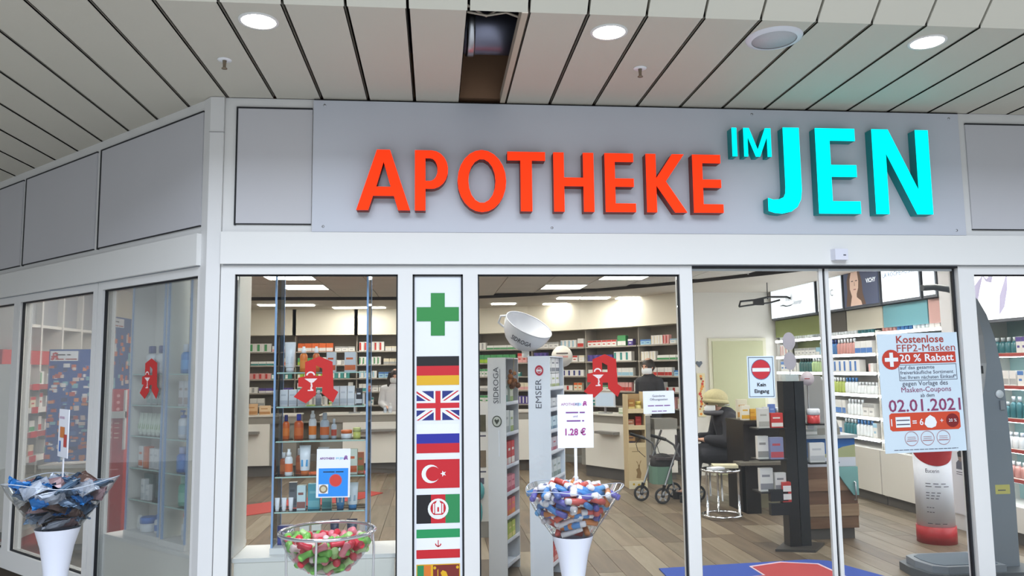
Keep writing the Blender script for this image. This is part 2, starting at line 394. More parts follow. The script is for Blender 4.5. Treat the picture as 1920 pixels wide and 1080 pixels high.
struct(MB().box(-.05, 4.42, -.006, .01, ZC - .012, ZC - .002).build('trim_3', GASK))
# corner column
struct(MB().prism([(-.757, .056), (-.70, -.012), (-.616, -.012), (-.612, .13), (-.72, .16)], 0, ZC - .003).build('trim_4', mat('column_white', '#dfdfdf', .42, var=.015, scale=2)))
struct(MB().box(-.705, -.610, -.016, -.012, 3.13, 3.134).build('trim_5', mat('joint_line', '#9b9b9c', .6)))

def window(name, x0, x1, z0, z1, stile_l, stile_r, rail_t, rail_b, par=None, depth=.1, loc=None, rz=0):
    wn = sempty(name, loc or (0, 0, 0), rz)
    MB().box(x0 - stile_l, x0, 0, depth, 0, z1).build('stile', WHITE, wn)
    if stile_r: MB().box(x1, x1 + stile_r, 0, depth, 0, z1).build('stile', WHITE, wn)
    MB().box(x0 - stile_l, x1 + stile_r, 0, depth, z1, z1 + rail_t).build('head_rail', WHITE, wn)
    MB().box(x0, x1, 0, depth, 0, z0).build('bottom_rail', WHITE, wn)
    g = .010
    MB().box(x0, x0 + g, .018, .038, z0, z1).box(x1 - g, x1, .018, .038, z0, z1).box(x0, x1, .018, .038, z1 - g, z1).box(x0, x1, .018, .038, z0, z0 + g).build('gasket', GASK, wn)
    MB().box(x0 + g, x1 - g, .038, .044, z0 + g, z1 - g).build('pane', GLASS, wn)
    return wn
RT = ZBB - ZG
window('window_1', -.526, .494, .15, ZG, .086, .047, RT, .15)
window('window_2', 1.009, 2.359, .15, ZG, .048, .0, RT, .15)
window('window_3', 4.46, 6.3, .15, ZG, .05, .1, RT, .15)
# flag panel bay
t = thing('flag_panel', 'tall white panel with a green cross and a column of national flags', 'panel')
fx0, fx1 = .588, .913
MB().box(.541, fx0, 0, .1, 0, ZG).build('stile', WHITE, t); MB().box(fx1, .961, 0, .1, 0, ZG).build('stile', WHITE, t)
MB().box(.541, .961, 0, .1, ZG, ZBB).build('head_rail', WHITE, t)
MB().box(fx0, fx0 + .012, .008, .06, .1, ZG).box(fx1 - .012, fx1, .008, .06, .1, ZG).box(fx0, fx1, .008, .06, ZG - .012, ZG).build('gasket', GASK, t)
MB().box(fx0 + .012, fx1 - .012, .02, .06, 0.0, ZG - .012).build('sheet', PAPER, t)
FX0, FX1, FW, FY = .614, .886, .272, .0185
FC = {n: mat('flag_' + n, c, .5) for n, c in dict(black='#16161a', red='#c8202c', gold='#e0ae22', green='#1f8f4e', white='#eef1f7', blue='#2a2f9c', navy='#27337e', grn2='#23955a', maroon='#7a2a26', orange='#dd7a2c', dgreen='#2b8a53', crossg='#2d8a43', scarlet='#cf2430').items()}
def flag(nm, z0, z1, polys):
    ms = []; b = MB()
    for pts, c, ly in polys:
        if FC[c] not in ms: ms.append(FC[c])
        b.pol([(FX0 + x * FW, z0 + z * (z1 - z0)) for x, z in pts], FY - ly * .0004, ms.index(FC[c]))
    o = b.build('flag', ms, t); o['label'] = nm; return o
def rc(x0, x1, z0, z1): return [(x0, z0), (x1, z0), (x1, z1), (x0, z1)]
def ci_(cx, cz, r, n=20, asp=1.5, a0=0, a1=360): return [(cx + r / asp * math.cos(R(a0 + (a1 - a0) * i / n)), cz + r * math.sin(R(a0 + (a1 - a0) * i / n))) for i in range(n)]
o = MB().plate([(.705, 1.819), (.795, 1.819), (.795, 1.912), (FX1, 1.912), (FX1, 2.003), (.795, 2.003), (.795, 2.095), (.705, 2.095), (.705, 2.003), (FX0, 2.003), (FX0, 1.912), (.705, 1.912)], FY - .002, FY + .001).build('green_cross', FC['crossg'], t)
o['label'] = 'green pharmacy cross'
flag('flag of black, red and gold stripes', 1.502, 1.686, [(rc(0, 1, 0, .333), 'gold', 0), (rc(0, 1, .333, .667), 'red', 0), (rc(0, 1, .667, 1), 'black', 0)])
uj = [(rc(0, 1, 0, 1), 'navy', 0)]
for pts in ([(0, 0), (.12, 0), (1, .88), (1, 1), (.88, 1), (0, .12)], [(0, 1), (0, .88), (.88, 0), (1, 0), (1, .12), (.12, 1)]): uj.append((pts, 'white', 1))
for pts in ([(0, 0), (.05, 0), (.5, .45), (.5, .5)], [(1, 1), (.95, 1), (.5, .55), (.5, .5)], [(0, 1), (0, .93), (.45, .5), (.5, .5)], [(1, 0), (1, .07), (.55, .5), (.5, .5)]): uj.append((pts, 'scarlet', 2))
uj += [(rc(.40, .60, 0, 1), 'white', 3), (rc(0, 1, .34, .66), 'white', 4), (rc(.44, .56, 0, 1), 'scarlet', 5), (rc(0, 1, .41, .59), 'scarlet', 6)]
flag('flag with red and white crosses on navy', 1.28, 1.465, uj)
flag('flag of white, blue and red stripes', 1.074, 1.255, [(rc(0, 1, 0, .333), 'red', 0), (rc(0, 1, .333, .667), 'blue', 0), (rc(0, 1, .667, 1), 'white', 0)])
star = [(.62 + (.11 if i % 2 == 0 else .045) / 1.5 * math.cos(R(180 + 36 * i)), .5 + (.11 if i % 2 == 0 else .045) * math.sin(R(180 + 36 * i))) for i in range(10)]
flag('red flag with white crescent and star', .855, 1.034, [(rc(0, 1, 0, 1), 'red', 0), (ci_(.33, .5, .32), 'white', 1), (ci_(.385, .5, .255), 'red', 2), (star, 'white', 2)])
flag('flag of black, red and green bars with white emblem', .639, .816, [(rc(0, .333, 0, 1), 'black', 0), (rc(.333, .667, 0, 1), 'red', 0), (rc(.667, 1, 0, 1), 'dgreen', 0), (ci_(.5, .5, .36), 'white', 1), (ci_(.5, .52, .27), 'red', 2), (rc(.43, .57, .33, .7), 'white', 3), (rc(.38, .41, .36, .68), 'white', 3), (rc(.59, .62, .36, .68), 'white', 3), (rc(.48, .52, .4, .56), 'red', 4), (ci_(.5, .72, .07), 'white', 4), (rc(.36, .64, .24, .29), 'white', 4)])
flag('flag of green, white and red stripes with small emblem', .425, .603, [(rc(0, 1, 0, .3), 'red', 0), (rc(0, 1, .3, .7), 'white', 0), (rc(0, 1, .7, 1), 'grn2', 0), (rc(.49, .51, .38, .62), 'red', 1), (ci_(.5, .5, .11, 12, 1.5, 170, 370) + ci_(.5, .5, .07, 12, 1.5, 370, 170), 'red', 1)])
flag('flag with green and orange bars and a gold lion on maroon', .2, .39, [(rc(0, 1, 0, 1), 'gold', 0), (rc(.02, .17, .05, .97), 'dgreen', 1), (rc(.17, .33, .05, .97), 'orange', 1), (rc(.38, .98, .05, .97), 'maroon', 1), ([(.5, .15), (.55, .15), (.57, .35), (.75, .38), (.78, .15), (.83, .15), (.83, .5), (.72, .6), (.68, .75), (.6, .8), (.55, .72), (.58, .62), (.53, .5)], 'gold', 2), ([(.48, .3), (.5, .3), (.5, .85), (.48, .8)], 'gold', 2), (ci_(.42, .88, .05), 'gold', 2), (ci_(.94, .88, .05), 'gold', 2)])

# sliding doors
struct(MB().box(2.359, 2.444, -.002, .1, 0, ZBB - .006).build('trim_6', WHITE))
struct(MB().box(4.342, 4.41, -.002, .1, 0, ZBB - .006).build('trim_7', WHITE))
struct(MB().box(2.444, 4.342, .0, .09, ZBB - .018, ZBB - .007).build('trim_8', GASK))
for nm, a, c in (('door_1', 2.446, 3.376), ('door_2', 3.394, 4.338)):
    d = sempty(nm)
    MB().box(a + .012, c - .012, .045, .051, .04, ZBB - .03).build('pane', GLASS, d)
    MB().box(a, a + .026 if nm == 'door_2' else a + .012, .035, .062, .0, ZBB - .02).build('stile', WHITE if nm == 'door_2' else GASK, d)
    MB().box(c - (.026 if nm == 'door_1' else .012), c, .035, .062, .0, ZBB - .02).build('stile', WHITE if nm == 'door_1' else GASK, d)
    MB().box(a, c, .035, .062, 0, .05).build('bottom_rail', WHITE, d)
    MB().box(a, c, .04, .058, ZBB - .034, ZBB - .02).build('top_rail', mat('door_rail_light', '#cfd6da', .4), d)
struct(MB().box(3.377, 3.393, .05, .075, 0, ZBB - .02).build('trim_9', GASK))
t = thing('door_sensor', 'small white motion sensor on the beam above the sliding doors', 'sensor', (3.46, -.035, 2.345))
MB().prism([(-.055, 0), (.055, 0), (.045, -.045), (-.045, -.045)], -.04, .035).build('housing', mat('sensor_white', '#dfe0ec', .35), t)
MB().box(.012, .03, -.047, -.04, -.012, -.004).build('lens', mat('sensor_lens', '#5a5a66', .3), t)

# ------------------------------------------------------------------ shop sign
t = thing('shop_sign', 'wide pale pharmacy sign board with lit red and turquoise letters', 'sign')
MB().box(-.051, 4.41, -.022, -.0045, 2.486, ZC - .014).build('sign_board', SIGNB, t)
for sx, sz in ((.02, 3.32), (.02, 2.52), (4.34, 3.32), (4.34, 2.52), (1.5, 2.52), (2.9, 3.32)):
    MB(Matrix.Translation((sx, -.022, sz)) @ Matrix.Rotation(R(90), 4, 'X')).lathe([(.0, .003), (.008, .002), (.009, 0)], 10).build('screw', STEEL, t)
RFACE = mat('letter_face_red_glow', '#ff3516', .9, emit=1.0, spec=.05)
CFACE = mat('letter_face_turquoise_glow', '#00f4f6', .9, emit=1.0, spec=.05)
RSIDE = mat('letter_return_dark_red', '#7d2a20', .5, var=.03)
CSIDE = mat('letter_return_teal', '#0a7c80', .5, emit=.10)
def Eg(w): return ([(0, 0), (w, 0), (w, .145), (.17, .145), (.17, .43), (w * .95, .43), (w * .95, .57), (.17, .57), (.17, .855), (w * .95, .855), (w * .95, 1), (0, 1)], [])
GLY = {
 'A': ([(0, 0), (.19, 0), (.265, .235), (.60, .235), (.67, 0), (.86, 0), (.535, 1), (.325, 1)], [[(.315, .385), (.55, .385), (.433, .80)]]),
 'P': ([(0, 0), (.17, 0), (.17, .36), (.27, .36)] + arc(.27, .68, .27, .32, -80, 90, 10) + [(0, 1)], [[(.17, .49), (.25, .49)] + arc(.25, .68, .12, .19, -80, 90, 8) + [(.17, .87)]]),
 'O': (arc(.40, .5, .40, .52, 0, 345, 23), [arc(.40, .5, .225, .37, 0, 340, 17)]),
 'T': ([(.215, 0), (.405, 0), (.405, .855), (.63, .855), (.63, 1), (0, 1), (0, .855), (.215, .855)], []),
 'H': ([(0, 0), (.175, 0), (.175, .43), (.50, .43), (.50, 0), (.677, 0), (.677, 1), (.50, 1), (.50, .575), (.175, .575), (.175, 1), (0, 1)], []),
 'E': Eg(.515),
 'K': ([(0, 0), (.17, 0), (.17, .46), (.48, 0), (.69, 0), (.335, .53), (.66, 1), (.455, 1), (.17, .58), (.17, 1), (0, 1)], []),
 'I': ([(0, 0), (.17, 0), (.17, 1), (0, 1)], []),
 'M': ([(0, 0), (.14, 0), (.14, .70), (.41, .0), (.56, .0), (.83, .70), (.83, 0), (.97, 0), (.97, 1), (.77, 1), (.485, .24), (.20, 1), (0, 1)], []),
 'J': ([(.213, 1), (.213, .30), (.207, .23), (.185, .185), (.13, .16), (.06, .155), (0, .175), (0, .025), (.07, .003), (.16, -.005), (.27, .02), (.345, .075), (.39, .16), (.405, .27), (.405, 1)], []),
 'F': Eg(.503),
 'N': ([(0, 0), (.16, 0), (.16, .72), (.50, 0), (.695, 0), (.695, 1), (.535, 1), (.535, .28), (.2, 1), (0, 1)], []),
}
YF = -.105
def letter(ch, x, z, h, face, side, nm):
    out, hol = GLY[ch]
    P = [(x + a * h, z + c * h) for a, c in out]; H = [[(x + a * h, z + c * h) for a, c in q] for q in hol]
    o = MB().plate(P, YF + .004, -.022, 0, H).build('letter', side, t); o['label'] = nm
    MB().plate(P, YF, YF + .004, 0, H).build('letter_face', face, o)
for ch, x in zip('APOTHEKE', (.236, .605, .878, 1.202, 1.504, 1.845, 2.122, 2.439)):
    letter(ch, x, 2.614, .393, RFACE, RSIDE, 'lit red letter ' + ch)
letter('I', 2.719, 3.0, .197, CFACE, CSIDE, 'small lit turquoise letter I'); letter('M', 2.80, 3.0, .197, CFACE, CSIDE, 'small lit turquoise letter M')
letter('J', 2.952, 2.615, .59, CFACE, CSIDE, 'large lit turquoise letter J'); letter('F', 3.305, 2.615, .59, CFACE, CSIDE, 'large lit turquoise letter E'); letter('N', 3.71, 2.615, .59, CFACE, CSIDE, 'large lit turquoise letter N')

# ------------------------------------------------------------------ chamfered left facade (local x runs towards the corner)
def lwin(name, t0, t1): # t measured from the corner
    return window(name, -t1, -t0, .15, ZG, .07, .07, RT, .15, loc=(XC, 0, 0), rz=LROT)
lw = struct(MB().box(-4.05, -.07, .01, .13, ZBB, ZC).build('wall_left_front', WHITE, None, (XC, 0, 0), LROT)); lw.name = 'wall_chamfer'
for a, c in ((-1.495, -.09), (-2.885, -1.575), (-3.95, -2.96)): fpanel(a, c, 2.54, 3.285, lw, right=False, gl=.022)
struct(MB().box(-4.05, -.075, -.03, .01, ZBB, ZBT).build('trim_10', MATS['beam_white'], None, (XC, 0, 0), LROT))
struct(MB().box(-4.05, -.075, -.004, .01, ZBB - .006, ZBB).build('trim_11', MATS['joint_grey'], None, (XC, 0, 0), LROT))
struct(MB().box(-11, -4.05, 0, .13, 0, ZC).build('wall_neighbour', PANEL, None, (XC, 0, 0), LROT))
lwin('window_4', .10, 1.39); lwin('window_5', 1.54, 2.885); lwin('window_6', 3.02, 3.95)

# ------------------------------------------------------------------ pharmacy emblem and papers on the glass
AO = [(290, 0), (440, 65), (455, 385), (510, 425), (450, 550), (325, 440), (325, 365), (253, 365), (253, 455), (140, 555), (0, 475), (100, 362), (50, 355), (50, 250), (125, 235), (125, 65)]
AH = [(250, 105), (323, 145), (323, 230), (250, 230)]
EMW = mat('emblem_white', '#e8d8d8', .5)
def emblem(parent, x, z, h, y, red=RED, wk=1.0, name='emblem', cup=True, th=.002):
    k = h / 555.0
    P = [(x + a * k * wk, z + h - c * k) for a, c in AO]; H = [(x + a * k * wk, z + h - c * k) for a, c in AH]
    o = MB().plate(P[::-1], y, y + th, 0, [H]).build(name, red, parent)
    if cup:
        b = MB(); g = lambda a, c: (x + a * k * wk, z + h - c * k)
        b.pol([g(*p) for p in ((120, 262), (268, 262), (225, 305), (200, 318), (180, 305))], y - .0008)
        b.pol([g(190, 318), g(208, 318), g(214, 350), g(196, 350)], y - .0008)
        b.pol([g(160, 395), g(225, 395), g(222, 408), g(158, 408)], y - .0008)
        b.pol([g(196, 345), g(216, 350), g(206, 378), g(225, 395), g(190, 395), g(188, 375)], y - .0008)
        o1 = [g(p[0], p[1]) for p in [(190 + 52 * math.cos(R(a)), 225 - 48 * math.sin(R(a))) for a in range(0, 181, 20)]]
        o2 = [g(p[0], p[1]) for p in [(190 + 34 * math.cos(R(a)), 225 - 30 * math.sin(R(a))) for a in range(180, -1, -20)]]
        b.pol(o1 + o2, y - .0008)
        b.build('cup_and_snake', EMW, o)
    return o
def sticker(label, x, z, h, loc=(0, 0, 0), rz=0, wk=1.0):
    t = thing('pharmacy_sticker', label, 'sticker', loc, rz, 'red gothic A stickers on the panes'); emblem(t, x, z, h, .0, wk=wk); return t
sticker('red gothic A pharmacy sticker on the pane beside the flags', -.156, 1.398, .295, (0, .034, 0), wk=1.02)
sticker('red gothic A pharmacy sticker on the pane left of the sliding doors', 1.70, 1.406, .283, (0, .034, 0), wk=.98)
sticker('red gothic A pharmacy sticker on the angled side pane', 0, 0, .275, LWL(.855, .034, 1.425), LROT, 1.0)

INK = mat('ink_purple', '#7a3f8e', .6); INKD = mat('ink_dark', '#4a4a5c', .6); INKR = mat('ink_brick', '#a8433c', .6); INKM = mat('ink_magenta', '#a03a86', .6)
INKB = mat('ink_black', '#26242c', .6)
def paper(name, label, x0, x1, z0, z1, y, cat='notice', loc=(0, 0, 0), rz=0, mt=None, tilt=0.0, th=.002):
    t = thing(name, label, cat, loc, rz); t.rotation_euler = (0, tilt, rz)
    MB().box(x0, x1, y, y + th, z0, z1).build('sheet', mt or PAPER, t); return t
# blue notice
t = paper('paper_notice', 'white and blue notice with a red dot on the glass case pane', -.104, .104, -.15, .15, 0, loc=(.096, .03, .963), tilt=R(.5))
text('APOTHEKE', .018, INK, t, -.085, .085, bold=.0004); text('IM JEN', .018, mat('ink_cyan', '#58b8d8', .6), t, .015, .085); emblem(t, .062, .08, .028, -.0015, INK, cup=False)
MB().flat(-.09, .092, -.143, .03, -.0012).build('blue_field', mat('notice_blue', '#2f8fe8', .5), t)
blur_line(t, 0, .005, .125, .016, INKB, -.002, 'CENTER', 2)
MB().disc(.015, -.045, .036, -.002).ring(.015, -.045, .036, .04, -.002, 1).build('red_dot', [mat('notice_red', '#d2453c', .5), mat('notice_pink', '#b06a8e', .5)], t)
MB().flat(-.088, -.03, -.125, -.068, -.0018).build('picture_corner', PAPER, t)
MB().disc(-.059, -.0965, .026, -.0024).disc(-.059, -.0965, .016, -.003, 1).build('picture', [mat('pic_brown', '#8a7a62', .6), mat('pic_cream', '#cfc6a8', .6)], t)
# opening hours
t = paper('paper_notice', 'white paper about changed opening hours taped beside the rollator', -.105, .105, -.074, .074, 0, loc=(2.199, .03, 1.37), tilt=R(-.6))
text('Geänderte', .02, INKD, t, 0, .035, align='CENTER'); text('Öffnungszeiten', .02, INKD, t, 0, .012, align='CENTER')
blur_line(t, 0, -.025, .15, .016, INK, -.002, 'CENTER', 3); blur_line(t, 0, -.06, .1, .013, INK, -.002, 'CENTER', 4)
# no entry
t = paper('no_entry_sign', 'white no entry sign reading Kein Eingang on the left sliding door', -.094, .094, -.14, .14, 0, 'sign', loc=(2.906, .03, 1.526), mt=mat('sign_ice_white', '#d6e4ef', .5))
MB().plate([(-.086, -.132), (.086, -.132), (.086, .132), (-.086, .132)], -.001, 0, 0, [[(-.082, -.128), (.082, -.128), (.082, .128), (-.082, .128)]]).build('border', mat('border_grey', '#4d5866', .5), t)
MB().disc(0, .05, .066, -.002, 0, 32).build('red_disc', mat('sign_red', '#c8323c', .5), t); MB().ring(0, .05, .064, .068, -.0022).build('disc_ring', mat('ring_blue_grey', '#5a6788', .5), t)
MB().flat(-.06, .06, .036, .06, -.003).build('white_bar', PAPER, t)
text('Kein', .034, INKB, t, 0, -.062, align='CENTER', bold=.0009); text('Eingang', .034, INKB, t, 0, -.105, align='CENTER', bold=.0009)
# mask voucher poster
t = paper('voucher_poster', 'pale blue poster offering free masks and 20 percent discount on the right sliding door', -.292, .292, -.403, .403, 0, 'poster', loc=(4.036, .028, 1.409), mt=mat('poster_ice', '#cfdfea', .5), tilt=R(-1.0), th=.003)
PR = mat('poster_brick_red', '#c2402f', .5); PO = mat('poster_orange', '#cf4a2e', .5); PP = mat('poster_plum', '#8a3f66', .5)
text('Kostenlose', .07, INKR, t, -.155, .338, bold=.0012, width=.345); text('FFP2-Masken', .07, INKR, t, -.155, .278, width=.425)
MB().flat(-.155, .268, .196, .271, -.0015).build('red_band', PR, t); MB().disc(-.20, .226, .068, -.002).build('red_disc', PR, t)
MB().flat(-.248, -.152, .213, .239, -.003).flat(-.213, -.187, .178, .274, -.0034).build('white_cross', PAPER, t)
text('20 % Rabatt', .07, PAPER, t, -.142, .21, bold=.0012, width=.395)
MB().plate([(-.152, .08), (.268, .08), (.268, .188), (-.152, .188)], -.0015, 0, 0, [[(-.149, .083), (.265, .083), (.265, .185), (-.149, .185)]]).build('box_outline', INKD, t)
for s_, z, wd in (('auf das gesamte', .158, .25), ('freiverkäufliche Sortiment', .124, .385), ('bei Ihrem nächsten Einkauf*', .091, .405)): text(s_, .034, INKD, t, -.143, z, width=wd)
text('gegen Vorlage des', .044, INKD, t, 0.03, .046, align='CENTER', width=.33); text('Masken-Coupons', .05, PP, t, 0.035, .002, align='CENTER', width=.36); text('ab dem', .035, INKD, t, .04, -.033, align='CENTER')
text('02.01.2021', .115, PP, t, .015, -.126, align='CENTER', bold=.0012, width=.52)
MB().plate([(-.23, -.256), (.245, -.256), (.262, -.243), (.262, -.148), (.245, -.136), (-.23, -.136), (-.246, -.148), (-.246, -.243)], -.002, 0).build('orange_band', PO, t)
text('1', .07, PAPER, t, -.238, -.222, -.004); MB().flat(-.205, -.10, -.232, -.162, -.004).build('mask_pack', PAPER, t); MB().flat(-.2, -.105, -.216, -.209, -.005).flat(-.2, -.105, -.188, -.181, -.005).build('mask_folds', INKD, t)
text('= 6', .06, PAPER, t, -.085, -.22, -.004, bold=.001)
MB().pol([(.0, -.215), (.02, -.238), (.05, -.243), (.08, -.232), (.09, -.205), (.078, -.175), (.045, -.155), (.012, -.178)], -.004).build('mask_picture', PAPER, t); text('+', .05, PAPER, t, .115, -.212, -.004)
MB().disc(.205, -.196, .046, -.004).build('dark_disc', mat('poster_dark_red', '#7e1f22', .5), t); text('20 %', .03, PAPER, t, .205, -.206, -.005, align='CENTER')
for k, cx in enumerate((-.1, .015, .13)):
    MB().ring(cx, -.309, .046, .0485, -.003).flat(cx - .036, cx + .036, -.326, -.3225, -.003).flat(cx - .03, cx + .03, -.312, -.31, -.003).flat(cx - .03, cx + .03, -.3, -.298, -.003).build('round_mark', INKR, t)
blur_line(t, 0, -.385, .46, .011, INKD, -.002, 'CENTER', 7)

# ------------------------------------------------------------------ displays in front of the panes
def cone_stand(loc, label, rim_r, corner, stick_h, seed):
    t = thing('cone_display', label, 'display stand', loc)
    rng = random.Random(seed); n = 40
    MB().lathe([(.15, 0), (.15, .012), (.07, .05), (.05, .12), (.052, .3), (.065, .45), (.085, .57), (.116, .675)], 28, cap=False).lathe([(0, .0), (.15, 0)], 28, cap=False).build('white_cone', mat('cone_white', '#e4e8f6', .35, var=.01), t)
    vs = []; fs = []
    prof = [(.116, .672), (.16, .735), (.205, .80), (rim_r * .9, .87), (rim_r, .93)]
    for j, (r, z) in enumerate(prof):
        for i in range(n):
            a = 2 * math.pi * i / n; k = j / 4.0
            f = 1 + corner * k * k * math.cos(3 * a + .0) * .9
            vs.append((r * f * math.cos(a), r * f * math.sin(a) * .9, z + k * k * corner * .2 * math.cos(3 * a)))
    for j in range(4):
        for i in range(n): fs.append((j * n + i, j * n + (i + 1) % n, (j + 1) * n + (i + 1) % n, (j + 1) * n + i))
    MB().add(vs, fs, 0, True).build('clear_funnel', ACRYL, t)
    MB().tube([vs[4 * n + i] for i in range(n)], .0025, 5, closed=True).build('funnel_rim', mat('acrylic_rim', '#c9d3e2', .2), t)
    return t, prof
def funnel_r(z): 
    pr = [(.0, .6), (.10, .672), (.15, .735), (.195, .80), (.235, .87), (.26, .93)]
    for (r0, z0), (r1, z1) in zip(pr[:-1], pr[1:]):
        if z <= z1: return r0 + (r1 - r0) * (z - z0) / (z1 - z0)
    return .25
C1 = (1.494, -.62, 0.0)
t, pr = cone_stand(C1, 'white cone stand with clear funnel full of small tubes before the middle pane', .275, .08, 0, 1)
# lip balm tubes in the funnel
TUBC = {'blue': '#5b94d2', 'red': '#d8625a', 'navy': '#5266a2', 'orange': '#d8884a', 'light blue': '#6ea8da', 'white': '#e9e6ea', 'coral': '#d9604a', 'violet': '#6f6bb6'}
tubm = {}
for k, c in TUBC.items():
    a = MB().lathe([(.0, -.062), (.0165, -.062), (.0165, .025), (.0145, .027)], 10, cap=False).lathe([(.0150, .027), (.0165, .03), (.0165, .055), (.0130, .060), (0, .060)], 10, m=1, cap=False)
    tubm[k] = a.mesh('lip_balm_tube', [mat('tube_' + k.replace(' ', '_'), c, .3, var=.02), mat('tube_cap_white', '#f0eef0', .3)])
rng = random.Random(5); pts = []
tries = 0
while len(pts) < 100 and tries < 40000:
    tries += 1
    z = .685 + (.965 - .685) * rng.random() ** .7; r = funnel_r(min(z, .93)) - .034
    a = rng.random() * 2 * math.pi; rr = r * math.sqrt(rng.random()) if rng.random() < .25 else r * (.75 + .25 * rng.random())
    if z > .90: rr = r * math.sqrt(rng.random()); z = .90 + .05 * (1 - (rr / max(r, .01)) ** 2) + .01 * rng.random()
    if math.sin(a) > .35 and z < .88: continue
    p = Vector((rr * math.cos(a), rr * math.sin(a) * .88, z))
    if all((p - q).length > .040 for q in pts): pts.append(p)
for p in pts:
    c = rng.choice(['blue', 'blue', 'red', 'red', 'navy', 'orange', 'light blue', 'white', 'coral', 'violet'])
    az = rng.random() * 6.28; el = rng.uniform(-.35, .5)
    if p.z < .9: az = math.atan2(p.y, p.x) + rng.choice([1.57, -1.57]) + rng.uniform(-.6, .6)
    d = Vector((math.cos(az) * math.cos(el), math.sin(az) * math.cos(el), math.sin(el)))
    o = obj('lip_balm_tube', tubm[c], None, (C1[0] + p.x, C1[1] + p.y, p.z), rot=d.to_track_quat('Z', 'Y').to_euler())
    tag(o, 'small %s tube with white cap in the clear funnel before the middle pane' % (c if c != 'white' else 'all-white'), 'tube', c + ' tubes heaped in the clear funnel')
def stick_sign(loc, x0, x1, z0, z1, zs, label, rz=0, tilt=0):
    t = thing('price_sign', label, 'sign', loc, rz); t.rotation_euler = (0, tilt, rz)
    MB().box(x0, x1, -.004, 0, z0, z1).build('card', mat('card_white', '#eef0f8', .5), t)
    MB().box(-.008, .008, 0.0, .006, zs, z0 + .1).build('stick', mat('stick_white', '#f1f2f8', .4), t); return t
t = stick_sign((C1[0] + .025, C1[1] + .02, 0), -.103, .103, 1.15, 1.45, .80, 'white price card reading 1.28 Euro on a stick in the middle funnel', 0, R(.3))
text('APOTHEKE', .021, INKM, t, -.082, 1.388, -.006); text('IM JEN', .021, mat('ink_cyan', '#58b8d8', .6), t, .0, 1.388, -.006, width=.035); emblem(t, .042, 1.385, .028, -.0055, INKM, cup=False)
blur_line(t, 0, 1.345, .11, .02, INK, -.006, 'CENTER', 5); text('und', .018, INK, t, 0, 1.322, -.006, align='CENTER'); blur_line(t, 0, 1.298, .1, .02, INK, -.006, 'CENTER', 6)
text('1.28 €', .052, INKM, t, 0.0, 1.222, -.006, align='CENTER', bold=.0014, width=.118)

C2 = (-1.375, -.32, 0.0)
t, pr = cone_stand((C2[0], C2[1], .07), 'white cone stand with clear funnel of wrapped packets before the angled side pane', .285, .10, 0, 2)
PKC = {'pale blue': '#7f9ab8', 'grey blue': '#5d7690', 'brown': '#6e5750', 'bright blue': '#2f7cc4', 'silver': '#aab2c0', 'rosy': '#a08488'}
pkm = {}
for k, c in PKC.items():
    a = MB(); xs = (-.07, -.052, -.035, 0, .035, .052, .07); ys = (-.038, -.022, 0, .022, .038); vs = []
    for sg in (1, -1):
        for x in xs:
            for y in ys:
                f = max(0, 1 - (abs(x) / .054) ** 2.5) * max(0, 1 - (abs(y) / .0385) ** 2.5); cr = .007 * math.sin(x * 160 + y * 130) * sg
                vs.append((x, y * (1.12 if abs(x) > .06 else 1), sg * (.019 * f + .0008) + cr))
    n1 = len(xs) * len(ys); fs = []
    for q in range(2):
        for i in range(6):
            for j in range(4):
                c0 = q * n1 + i * 5 + j; f_ = (c0, c0 + 5, c0 + 6, c0 + 1); fs.append(f_ if q == 0 else f_[::-1])
    a.add(vs, fs)
    pkm[k] = a.mesh('wrapped_packet', mat('foil_' + k.replace(' ', '_'), c, .25, .15, var=.1, scale=40))
pts = []; tries = 0; rng = random.Random(9)
while len(pts) < 64 and tries < 20000:
    tries += 1
    z = .70 + .22 * rng.random(); r = funnel_r(z) - .045
    if r < .02: continue
    a = rng.random() * 6.28; rr = r * math.sqrt(rng.random())
    p = Vector((rr * math.cos(a), rr * math.sin(a) * .88, z))
    if all((p - q).length > .055 for q in pts): pts.append(p)
for p in pts:
    c = rng.choice(list(PKC)); o = obj('wrapped_packet', pkm[c], None, (C2[0] + p.x, C2[1] + p.y, p.z + .07), rot=(rng.uniform(-.6, .6) + .5, rng.uniform(-.6, .6), rng.random() * 6))
    tag(o, '%s wrapped packet in the clear funnel before the side pane' % c, 'packet', c + ' packets in the side funnel')
t = stick_sign((C2[0] + .0, C2[1] + .02, 0), -.10, .10, 1.13, 1.40, .9, 'narrow white card with orange print on a stick in the side funnel', R(-52))
text('APOTHEKE', .02, INKM, t, -.08, 1.345, -.006); MB().flat(-.06, .03, 1.24, 1.30, -.006).build('orange_print', mat('print_orange', '#d2782c', .5), t); MB().flat(.02, .08, 1.19, 1.26, -.006).build('red_print', mat('print_red', '#c23a30', .5), t); MB().flat(-.07, -.04, 1.16, 1.22, -.006).build('blue_print', mat('print_blue', '#3f74c4', .5), t)

